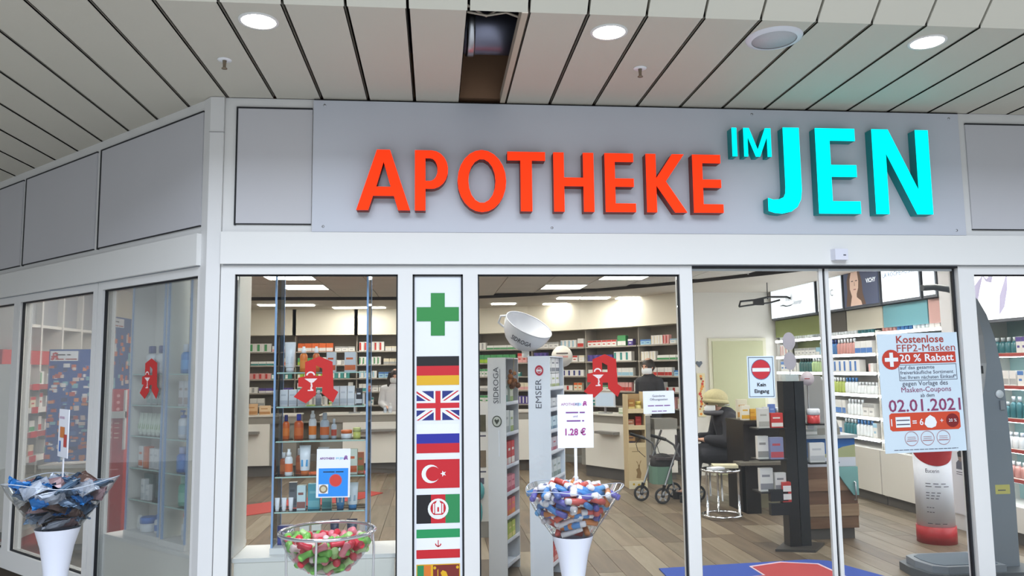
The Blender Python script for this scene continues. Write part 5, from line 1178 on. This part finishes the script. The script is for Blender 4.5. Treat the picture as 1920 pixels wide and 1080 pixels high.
for z, s in ((.93, .8), (.6, 1.0)):
    MB().disc(.17, z + .1 * s, .035 * s, -.013, 0, 14, .045 * s).pol([(.1, z - .02), (.24, z - .02), (.235, z + .05 * s), (.19, z + .075 * s), (.14, z + .07 * s), (.105, z + .04 * s)], -.0128, 1).pol([(.135, z + .1 * s), (.2, z + .1 * s), (.21, z + .15 * s), (.17, z + .165 * s), (.13, z + .14 * s)], -.0135, 2).build('portrait', [cm('#8a7a76'), cm('#5d6070'), cm('#2a2a30')], t)
    MB().flat(.1, .24, z - .05, z - .043, -.013).flat(.1, .2, z - .07, z - .064, -.013).build('caption', INKD, t)

# ------------------------------------------------------------------ cardboard displays behind the middle pane
CARD = mat('card_pale_grey_blue', '#e2e7f1', .5, var=.01); CARD2 = mat('card_grey', '#cccdcf', .5, var=.02)
def card_display(label, loc, rz, side, wide, top, rows, face, inner):
    """side panel faces local -y (width 'side'), the shelves open towards local +x (width 'wide')"""
    t = thing('card_display', label, 'display stand', loc, rz)
    MB().box(-side, 0, 0, .008, 0, top).build('side_panel', face, t); MB().box(-side, 0, wide - .008, wide, 0, top).build('side_panel', face, t)
    MB().box(-side, -side + .008, .008, wide - .008, 0, top).build('back_panel', inner, t); MB().box(-side, 0, 0.008, wide - .008, top - .01, top).build('top_panel', face, t)
    for z in rows:
        MB().box(-side + .008, 0, .008, wide - .008, z - .008, z).build('tray', CARD, t); MB().box(-.004, .0, .008, wide - .008, z - .008, z + .022).build('tray_lip', CARD, t)
    return t
# Sidroga display
SG = dict(loc=(1.285, 1.12, 0), rz=R(-22))
RS = [1.32, 1.08, .83, .62, .44, .26, .08]
t = card_display('grey cardboard tea display with a large cup on top', SG['loc'], SG['rz'], .15, .36, 1.69, RS, CARD2, cm('#c9ccd2'))
text('SIDROGA', .062, cm('#3d4048'), t, -.06, 1.33, -.002, up=True, width=.285); MB().box(-.049, -.046, -.0022, 0, 1.33, 1.60).build('underline', cm('#55585f'), t)
MB().disc(-.075, 1.19, .04, -.002, 0, 24, .045).disc(-.075, 1.19, .032, -.003, 1, 24, .037).pol([(-.075, 1.165), (-.055, 1.195), (-.06, 1.21), (-.075, 1.2), (-.09, 1.21), (-.095, 1.195)], -.004).build('leaf_seal', [cm('#3c4238'), cm('#b9bcb4')], t)
MB().box(-.062, -.055, -.003, 0, .92, 1.12).build('slot', cm('#dfe3ea'), t)
def local_put(M_loc, rz, x, y): 
    c, s = math.cos(rz), math.sin(rz); return (M_loc[0] + c * x - s * y, M_loc[1] + s * x + c * y)
def disp_put(D, x, y, z, kind, w_, h_, c1, c2, lb, turn=R(90)):
    px_, py_ = local_put(D['loc'], D['rz'], x, y); prod(kind, (px_, py_, z + .001), w_, h_, c1, c2, lb, D['rz'] + turn)
S_ = 'on the tea display'
disp_put(SG, -.06, .12, 1.32, 'box', .10, .20, '#c7cdc8', '#5f8f86', 'tall grey green tea pouch, upper tray ' + S_); disp_put(SG, -.05, .25, 1.32, 'box', .09, .17, '#b9bfae', '#7c9a4c', 'green tea pouch, upper tray ' + S_)
disp_put(SG, -.05, .12, 1.08, 'box', .10, .19, '#d9dcdd', '#a9b0b2', 'white tea pouch, second tray ' + S_); disp_put(SG, -.05, .25, 1.08, 'box', .09, .18, '#cfd4cf', '#8aa05c', 'white and green tea pouch, second tray ' + S_)
for k in range(3): disp_put(SG, -.05, .07 + .1 * k, .83, 'box', .09, .19, '#c02a32', '#e6e2dc', ('front', 'middle', 'rear')[k] + ' red and white tea carton, third tray ' + S_)
for r, (c1, c2, nm) in enumerate((('#d58a98', '#b4485e', 'pink'), ('#d0646a', '#d98a3c', 'rose'), ('#a9b84a', '#e0d488', 'lime green'))):
    for k in range(3): disp_put(SG, -.05, .07 + .1 * k, (.62, .44, .26)[r], 'box', .09, .13, c1, c2, ('front', 'middle', 'rear')[k] + ' ' + nm + ' tea carton ' + S_)
# amber bear-like jar ornaments at the top of the display
px_, py_ = local_put(SG['loc'], SG['rz'], .01, .2)
t = thing('dried_bundle', 'amber brown dried plant bundle hanging at the top of the tea display', 'decoration', (px_, py_, 1.50))
rng = random.Random(8); b = MB()
for k in range(14): b.ball((rng.uniform(-.035, .035), rng.uniform(-.03, .03), rng.uniform(-.06, .08)), rng.uniform(.015, .026), 7, k % 2)
b.build('dried_fruit', [mat('amber_brown', '#a8693a', .5, var=.2, scale=30), mat('amber_dark', '#7a4a2a', .5)], t); MB().tube([(0, 0, .05), (0, 0, .19)], .003, 5).build('string', cm('#c8b48a'), t)
# big cup
t = thing('giant_cup', 'large tilted white cup on top of the grey tea display', 'cup', (1.455, 1.2, 1.69))
MB().tube([(0, 0, 0), (0, 0, .08)], .03, 10).build('cup_stem', LWHITE, t)
M = Matrix.Translation((.0, .0, .20)) @ Matrix.Rotation(R(24), 4, 'Y') @ Matrix.Rotation(R(27), 4, 'X')
prof = [(.045, -.135), (.09, -.125), (.14, -.085), (.175, -.03), (.195, .03), (.20, .075)]
MB(M).lathe(prof, 40, cap=False).lathe([(0, -.135), (.045, -.135)], 40, cap=False).lathe([(.195, .075), (.19, .03), (.17, -.028), (.135, -.08), (.085, -.118), (0, -.125)], 40, cap=False).build('cup_body', mat('cup_porcelain', '#dfe2ea', .25, var=.01), t)
MB(M).tube([(.1975 * math.cos(2 * math.pi * i / 40), .1975 * math.sin(2 * math.pi * i / 40), .075) for i in range(40)], .0045, 6, closed=True).build('cup_rim', mat('rim_grey', '#b9bdc6', .3), t)
P, fs = textmesh('SIDROGA', .05, .001, .17)
MB(M).add([(.188 * math.sin((p - .10) / .18), -.188 * math.cos((p - .10) / .18), -.028 + q) for p, q in P], fs).build('lettering', cm('#4a4d58'), t)
MB(M).tube([(-.19, .0, .07), (-.235, -.01, .05), (-.23, -.01, -.01), (-.175, 0, -.03)], .009, 8).build('cup_handle', MATS['cup_porcelain'], t)
# Emser display
EM = dict(loc=(1.60, .86, 0), rz=R(-24))
ER = [1.46, 1.40, 1.27, 1.15, 1.02, .82, .6, .42, .22]
ER = [1.44, 1.28, 1.12, .96, .76, .56, .36, .14]
t = card_display('white cardboard display with red seal and cartons', EM['loc'], EM['rz'], .175, .40, 1.695, ER, CARD, cm('#aeb6c4'))
text('EMSER', .068, cm('#5b5f6c'), t, -.07, 1.30, -.002, up=True, width=.22)
MB().disc(-.085, 1.585, .034, -.002, 0, 24, .04).build('red_seal', cm('#b3263c'), t); MB().flat(-.108, -.062, 1.577, 1.593, -.003).ring(-.085, 1.585, .018, .022, -.003).build('seal_print', cm('#e8dfe6'), t)
Ee = 'on the red-seal display'
for r in range(2):
    for k in range(3): disp_put(EM, -.05, .075 + .12 * k, (1.44, 1.565)[r], 'box', .11, (.12, .115)[r], '#d9d9dc', ('#93a05c', '#54586a')[r], ('front', 'middle', 'rear')[k] + (' white and green carton in the lower top row ', ' white and grey carton in the upper top row ')[r] + Ee)
for z, c1, c2, nm, h in ((1.28, '#c3c5cc', '#8d909a', 'grey', .09), (1.12, '#b9cfdc', '#5e7d98', 'pale blue', .11), (.96, '#c6bfc9', '#b2566a', 'mauve', .11), (.76, '#c9d0d2', '#8b9a94', 'white green', .14), (.56, '#bfc9cc', '#6f8f80', 'grey green', .12), (.36, '#d4d6cc', '#93a85e', 'cream and green', .13), (.14, '#c2494c', '#e2b0a8', 'red', .12)):
    for k in range(3): disp_put(EM, -.05, .075 + .12 * k, z, 'box', .105, h, c1, c2, ('front', 'middle', 'rear')[k] + ' ' + nm + ' carton ' + Ee)
t = thing('round_header', 'round cream header disc behind the red seal display', 'sign', (1.80, 1.5, 0))
MB(Matrix.Translation((0, 0, 1.70)) @ Matrix.Rotation(R(90), 4, 'X')).lathe([(0, 0), (.09, 0), (.09, .006), (0, .006)], 32, cap=False).build('disc', cm('#e6dfd2'), t); MB().box(-.012, .012, 0, .006, 0.0, 1.63).build('post', cm('#dcdcdc'), t); blur_line(t, 0, 1.72, .1, .03, cm('#6a5a58'), -.008, 'CENTER', 10); MB().flat(-.05, .05, 1.69, 1.705, -.008).build('print', cm('#d79a90'), t)
# poster wall left of the Sidroga display
t = thing('leaflet_board', 'white board with dark leaflets left of the tea display', 'board', (1.02, 2.6, 0))
MB().box(-.03, .3, 0, .03, .15, 1.28).build('board', cm('#d6d6d4'), t); MB().box(-.03, .3, .0, .04, 0, .15).build('board_foot', GREY, t)
for z, c in ((1.0, '#4d4a38'), (.66, '#6a5a44')): MB().box(.03, .2, -.006, 0, z, z + .16).build('leaflet', mat('leaflet_' + c[1:], c, .6, var=.25, scale=25), t)
MB().flat(.03, .2, .95, .965, -.001).flat(.03, .2, .61, .625, -.001).flat(.05, .18, .5, .56, -.001).build('print', INKD, t)
t = thing('teal_bag', 'teal bag hanging from the leaflet board', 'bag', (1.13, 2.57, .44))
MB().ball((0, 0, 0), .09, 12, 0, (.8, .4, 1.1)).build('bag', mat('bag_teal', '#3f8f94', .6, var=.1), t); MB().ball((.02, 0, -.2), .05, 10, 0, (.6, .4, 2.2)).build('bag_strap', MATS['bag_teal'], t)

# beige cardboard tower with mountain goat print
t = thing('card_tower', 'beige cardboard tower with shelves and a mountain goat print beside the rollator', 'display stand', (3.29, 5.3, 0))
BG = mat('card_beige', '#cbb892', .7, var=.04, scale=6)
MB().box(0, .012, 0, .25, 0, 1.24).build('side_panel', BG, t); MB().box(.233, .245, 0, .25, 0, 1.27).build('side_panel', BG, t); MB().box(.012, .233, .24, .25, 0, 1.24).build('back_panel', mat('card_tan', '#a98f6a', .7), t)
MB().box(.012, .233, 0, .01, .1, .56).build('front_panel', BG, t); MB().box(0, .245, -.02, .0, .0, .1).build('foot_print', cm('#e4dfc4'), t)
for z in (.57, .8, 1.02): MB().box(.012, .233, 0, .24, z - .015, z).build('shelf_board', BG, t); MB().box(.012, .233, -.004, 0, z - .03, z + .03).build('shelf_lip', cm('#d6c6a2'), t)
MB().pol([(.1, .14), (.115, .2), (.1, .25), (.13, .27), (.125, .32), (.1, .36), (.12, .35), (.135, .31), (.145, .31), (.16, .36), (.175, .37), (.155, .32), (.15, .27), (.17, .2), (.16, .13)], -.001).build('goat_print', cm('#8a7048'), t); blur_line(t, .05, .48, .11, .026, cm('#8a7a56'), -.001, 'LEFT', 11); MB().disc(.06, .06, .015, -.022).disc(.13, .05, .018, -.022).disc(.2, .06, .015, -.022).build('flower_print', cm('#c9a92c'), t)
prod('box', (3.36, 5.4, .572), .1, .13, '#b98f5e', '#4a3f4c', 'small brown box with round dark print on the beige cardboard tower'); prod('box', (3.46, 5.4, .802), .08, .14, '#b0373a', '#c95a50', 'red carton on the beige cardboard tower'); prod('box', (3.37, 5.4, 1.022), .09, .15, '#a7793f', '#d2c07a', 'ochre carton on top of the beige cardboard tower'); prod('jar', (3.47, 5.4, 1.022), .08, .12, '#d9d08a', '#b7ae5a', 'pale yellow jar on top of the beige cardboard tower', 0, '#c9b65a')
prod('box', (3.36, 5.42, .802), .09, .10, '#c88a6c', '#e0d4c4', 'terracotta carton on the beige cardboard tower')

# red and white pillar display
t = thing('pillar_display', 'white pillar display with red top and red base behind the voucher poster', 'display stand', (5.25, 1.8, 0))
PR_ = mat('pillar_red', '#b7232c', .4, var=.02)
MB().lathe([(.165, 0), (.165, .15)], 32).build('red_base', PR_, t); MB().lathe([(.156, .15), (.156, .80)], 32).build('white_body', mat('pillar_white', '#e3e6ee', .4), t)
n = 32; vs = []
for i in range(n):
    a = 2 * math.pi * i / n; x, y = math.cos(a), math.sin(a); low = .80 - .11 * max(0, math.cos(a + 1.9)) ** 1.0
    vs += [(.158 * x, .158 * y, low), (.175 * x, .175 * y, .86), (.2 * x, .2 * y, .95), (.15 * x, .15 * y, 1.02)]
MB().add(vs, [(4 * i + j, 4 * ((i + 1) % n) + j, 4 * ((i + 1) % n) + j + 1, 4 * i + j + 1) for i in range(n) for j in range(3)] + [tuple(4 * i + 3 for i in range(n))], 0, True).build('red_top', PR_, t)
def curved_text(s, size, z, a0, mt, wd=None, rr=.1575):
    P, fs = textmesh(s, size, 0, wd); MB().add([(rr * math.sin(a0 + p / rr), -rr * math.cos(a0 + p / rr), z + q) for p, q in P], fs).build('lettering', mt, t)
curved_text('Eucerin', .05, .63, -.95, INKD, .11)
for z, wd in ((.53, .17), (.505, .2), (.45, .12), (.425, .11), (.40, .1), (.32, .06), (.28, .06), (.18, .16)):
    b = MB(); n = 8; rr = .1575
    for k in range(n):
        if k % 3 == 2: continue
        a0 = -1.0 + wd / rr * k / n; a1 = -1.0 + wd / rr * (k + 1) / n
        b.add([(rr * math.sin(a0), -rr * math.cos(a0), z), (rr * math.sin(a1), -rr * math.cos(a1), z), (rr * math.sin(a1), -rr * math.cos(a1), z + .006), (rr * math.sin(a0), -rr * math.cos(a0), z + .006)], [(0, 1, 2, 3)])
    b.build('print_line', INKD, t)

# grey body scale with height arm
t = thing('body_scale', 'tall grey body scale with height measuring arm beside the right sliding door', 'scale', (4.93, .75, 0))
SCG = mat('scale_grey', '#7d848c', .45, var=.02); SCD = mat('scale_dark_grey', '#4b5157', .5, var=.03)
MB().prism([(-.60 + .12, -.24), (.28, -.24), (.32, -.2), (.32, .22), (.26, .26), (-.48, .26), (-.57, .2), (-.60, .02), (-.57, -.18)], 0.0, .06).build('base', SCD, t)
MB().prism([(-.56 + .12, -.21), (.02, -.21), (.02, .22), (-.44, .22), (-.53, .17), (-.56, .01), (-.53, -.16)], .06, .11, 0).build('platform', SCG, t)
MB().prism([(-.44, -.17), (-.02, -.17), (-.02, .18), (-.42, .18), (-.49, .13), (-.51, .01), (-.49, -.12)], .11, .115).build('rubber_mat', mat('scale_mat', '#5f6b78', .8), t)
prof = [(.0, .06), (.235, .06), (.24, .6), (.235, 1.0), (.225, 1.3), (.21, 1.55), (.17, 1.8), (.115, 1.98), (.05, 2.1), (-.03, 2.17), (-.06, 2.185), (-.06, 2.14), (-.0, 2.08), (.04, 1.98), (.075, 1.82), (.085, 1.6), (.06, 1.45), (.02, 1.3), (.0, 1.1)]
MB().plate([(x, z) for x, z in prof], -.07, .07).build('pillar', SCG, t)
MB().tube([(-.03, 0, 2.155), (-.15, 0, 2.19), (-.26, 0, 2.205), (-.36, 0, 2.20)], .026, 10).build('measuring_arm', SCD, t)
MB(Matrix.Translation((.17, -.07, 1.36)) @ Matrix.Rotation(R(90), 4, 'X')).lathe([(0, .014), (.03, .012), (.034, 0)], 16).build('coin_dial', mat('dial_white', '#d9dce0', .3), t)
MB().box(.165, .2, -.085, -.07, 1.24, 1.31).build('ticket_slot', STEEL, t); MB().box(.02, .05, -.076, -.07, 1.52, 1.58).build('socket', BLACK, t)
MB().flat(.08, .2, .60, .67, -.0705).build('yellow_label', cm('#c9c06a'), t); blur_line(t, .1, .625, .07, .02, INKD, -.0715, 'LEFT', 12)

# wall brackets seen before the first poster
t = thing('ceiling_bracket', 'dark curled metal bracket in front of the first backlit poster', 'bracket', (5.2, 5.0, 2.42))
MB().tube([(-.42, 0, -.03), (-.4, 0, .04), (-.2, 0, .06), (.0, 0, .1), (.25, 0, .1), (.3, 0, .08)], .014, 8).build('arm', BLACK, t); MB().tube([(-.42, 0, -.03), (-.2, 0, .0), (.0, 0, .02), (.15, 0, .06)], .012, 8).build('arm', BLACK, t); MB().box(-.22, -.08, -.02, .02, -.01, .07).build('clamp', BLACK, t); MB().tube([(-.02, 0, .07), (-.02, 0, .33)], .006, 6).build('hanger', BLACK, t)

# mats on the floor
t = thing('entrance_mat', 'blue entrance mat with a red pharmacy A inside the sliding doors', 'mat')
b = MB(); b.prism([(2.46, .12), (4.34, .12), (4.02, 1.0), (3.93, 1.25), (3.78, 1.31), (2.50, 1.21)], 0.0005, .010); b.build('blue_carpet', mat('carpet_blue', '#2c4a9e', .9, var=.05, scale=60), t)
M = Matrix.Translation((3.02, 0.42, .0105)) @ Matrix.Rotation(R(-90), 4, 'X')
k = .0016; P = [(a * k, (555 - c) * k - .05) for a, c in AO][::-1]
MB(M).plate([(x * 1.15 - .03, z * 1.0) for x, z in P], -.004, 0.0).build('mat_outline', cm('#cfb8c4', .9), t)
def ctr(pts, f):
    cx = sum(p[0] for p in pts) / len(pts); cz = sum(p[1] for p in pts) / len(pts); return [(cx + (x - cx) * f, cz + (z - cz) * f) for x, z in pts]
MB(M).plate(ctr([(x * 1.15 - .03, z * 1.0) for x, z in P], .93), -.006, -.003).build('mat_emblem', mat('carpet_red', '#a8383c', .9, var=.05, scale=60), t)
tag(MB().prism([(-1.9, 3.7), (-.2, 5.05), (.05, 5.5), (-.12, 5.66), (-1.2, 5.1), (-2.2, 4.3)], 0.0005, .008).build('red_runner', mat('carpet_runner_red', '#a8403a', .9, var=.04, scale=50)), 'red floor runner seen under the glass case beside the flags', 'mat')
tag(MB().prism([(-3.05 + .42 * math.cos(2 * math.pi * i / 28) + .1, 2.86 + .42 * math.sin(2 * math.pi * i / 28)) for i in range(28)], .0005, .009).build('round_mat', mat('carpet_round_red', '#9c2a24', .9, var=.04, scale=50)), 'round red mat on the floor behind the far side pane', 'mat')

# ------------------------------------------------------------------ interior behind the angled panes
t = thing('gondola_shelf', 'white shelf rack with red header and red price tags behind the far side pane', 'shelving', (-3.42, 2.75, 0))
MB().box(-.02, .1, 0, .98, 1.70, 1.84).build('red_header', mat('header_red', '#b5281f', .45), t)
MB().plate([(0, 0), (.0, 0), (0, 0.001)], 0, .001).build('header_mark', PAPER, t) if False else None
MB().box(-.02, .0, 0, .98, .12, 1.70).build('back_panel', LWHITE, t); MB().box(0, .35, 0, .02, .1, 1.7).build('side_panel', LWHITE, t); MB().box(0, .35, .96, .98, .1, 1.7).build('side_panel', LWHITE, t); MB().box(0, .34, .0, .98, .1, .16).build('plinth', LWHITE, t); MB().box(.02, .3, .1, .9, 0.0, .1).build('red_foot', RED, t)
for r, z in enumerate((1.5, 1.28, 1.05, .82, .6, .38)):
    MB().box(0, .33, .02, .96, z - .02, z).build('shelf_board', LWHITE, t); MB().box(.33, .337, .02, .96, z - .045, z + .005).build('price_strip', (RSTRIP if r % 2 == 0 else LWHITE), t)
    for k in range(3): MB().box(.337, .34, .1 + .28 * k, .22 + .28 * k, z - .05, z + .01).build('price_tag', RED, t)
rng = random.Random(77)
for r, z in enumerate((1.5, 1.28, 1.05, .82)):
    for k in range(6):
        if rng.random() < .25: continue
        c1, c2 = rng.choice([('white', 'red'), ('white', 'grey'), ('white', 'green'), ('cream', 'red'), ('white', 'pink')])
        o = obj('carton', carton_mesh(rng.choice([1, 2, 4]), c1, c2, rng.randint(0, 2)), None, (-3.42 + .28, 2.75 + .09 + .15 * k, z + .001), R(90))
        lb = '%s and %s carton on the %s shelf of the white rack with red header' % (c1, c2, ROWN[r]); tag(o, lb, 'carton', lb)
# advent poster board on a white cabinet
t = thing('low_cabinet', 'white low cabinet under the blue product board', 'cabinet', (-2.86, 2.62, 0))
MB().box(0, .45, 0, .4, .06, .74).build('cabinet_body', mat('cabinet_beige', '#cfc8b8', .5), t); MB().box(-.02, .47, -.02, .42, .74, .77).build('cabinet_top', LWHITE, t); MB().box(.03, .42, .03, .4, 0, .06).build('plinth', GREY, t); MB().box(.012, .22, -.012, 0, .09, .71).build('cabinet_door', cm('#d6d0c2'), t); MB().box(.232, .44, -.012, 0, .09, .71).build('cabinet_door', cm('#d6d0c2'), t)
def collage(label, name, loc, rz, W_, H_, z0, seed, header=True):
    t = thing(name, label, 'poster', loc, rz)
    MB().box(0, W_, 0, .012, z0, z0 + H_).build('board', mat('collage_blue', '#2f4f94', .5, var=.12, scale=7), t)
    rng = random.Random(seed); b = MB(); ms = [cm(c) for c in ('#c96a4a', '#7fb2c0', '#d9c9c4', '#b8554a', '#4a6fae', '#d58a5a', '#e2e0e4', '#39406e')]
    nx, nz = 4, int(H_ / W_ * 4.2)
    for i in range(nx):
        for j in range(nz):
            cx = (i + .5 + rng.uniform(-.2, .2)) / nx * W_; cz = z0 + (j + .5 + rng.uniform(-.2, .2)) / nz * H_ * (.86 if header else 1)
            for q in range(3):
                w_, h_ = rng.uniform(.12, .38) * W_ / nx * 1.6, rng.uniform(.15, .4) * H_ / nz * 1.3; ox, oz = rng.uniform(-.3, .3) * W_ / nx, rng.uniform(-.3, .3) * H_ / nz
                x0, x1 = max(.005, cx + ox - w_ / 2), min(W_ - .005, cx + ox + w_ / 2)
                if x1 > x0: b.flat(x0, x1, cz + oz - h_ / 2, cz + oz + h_ / 2, -.001 - .0005 * q, rng.randrange(len(ms)))
    b.build('product_pictures', ms, t)
    if header:
        MB().flat(.01, W_ * .68, z0 + H_ * .895, z0 + H_ * .985, -.003).build('header_strip', PAPER, t)
        blur_line(t, W_ * .15, z0 + H_ * .945, W_ * .35, H_ * .03, INKB, -.004, 'LEFT', 13); blur_line(t, W_ * .15, z0 + H_ * .905, W_ * .5, H_ * .03, INKR, -.004, 'LEFT', 14); emblem(t, W_ * .03, z0 + H_ * .9, H_ * .075, -.0035, cup=False)
    return t
collage('blue product board with many small pictures standing on the low cabinet', 'product_board', (-2.83, 2.60, 0), R(8), .36, 1.03, .80, 4)
MB_t = collage('tall blue product poster on the cream wall behind the angled pane', 'product_poster', (-3.59, 5.72, 0), R(90), .85, 1.35, 1.02, 6)
# red information stand
t = thing('info_stand', 'red information stand with a grey tray behind the angled side pane', 'display stand', (-2.33, 2.4, 0), 0)
MB().box(0, .27, 0, .3, 0, 1.45).build('red_body', mat('stand_red', '#a3161c', .45, var=.03), t); MB().box(-.005, .275, -.01, .0, 1.2, 1.46).build('head_panel', mat('stand_red_bright', '#b01d22', .45), t)
MB().box(-.01, .28, -.05, .01, 1.20, 1.26).build('grey_tray', cm('#a9aaa8'), t); MB().box(.265, .28, -.03, .01, .92, 1.45).build('grey_edge', cm('#b4b4b4'), t)
for z, w_ in ((1.42, .12), (1.385, .12), (1.35, .1), (1.31, .1)): MB().flat(.02, .02 + w_, z, z + .01, -.011).build('print_line', cm('#e0b4b0'), t)
for z in (1.40, 1.34, 1.28): MB().disc(.21, z, .015, -.011, 0, 12).build('print_dot', cm('#d8908c'), t)
for z in (1.15, 1.11, 1.06, 1.02): MB().flat(.1, .16, z, z + .018, -.001).flat(.18, .22, z, z + .008, -.001).build('print_line', cm('#d8b09c'), t)
for z, w_ in ((.74, .2), (.70, .12), (.66, .1), (.42, .12)): MB().flat(.03, .03 + w_, z, z + .008, -.001).build('print_line', cm('#cf8f8c'), t)
# cream post, back shelving frames of the far left
struct(MB().box(-2.47, -2.40, 2.75, 2.85, 0, HC).build('wall_pier', CREAM))
t = thing('wall_rack', 'white high wall rack with grey compartments on the far left wall', 'shelving', (-3.60, 3.0, 0))
for k in range(6):
    y = k * .46
    MB().box(0, .28, y, y + .03, .1, HC - .01).build('rack_upright', LWHITE, t)
    if k < 5:
        MB().box(.0, .22, y + .03, y + .46, 2.11, HC - .01).build('upper_panel', cm('#a3a3a6'), t); MB().box(0, .27, y + .03, y + .46, 2.08, 2.11).build('rack_shelf', LWHITE, t)
        MB().box(0, .02, y + .03, y + .46, .1, 2.08).build('rack_back', mat('rack_taupe', '#a59c90', .6), t)
        for z in (.5, 1.0, 1.5): MB().box(.02, .25, y + .03, y + .46, z - .02, z).build('rack_shelf', LWHITE, t)

o = REST.build('shelf_stock', RMATS); tag(o, 'remaining stock deep on the wall shelving, mostly hidden', 'stock', kind='stuff')
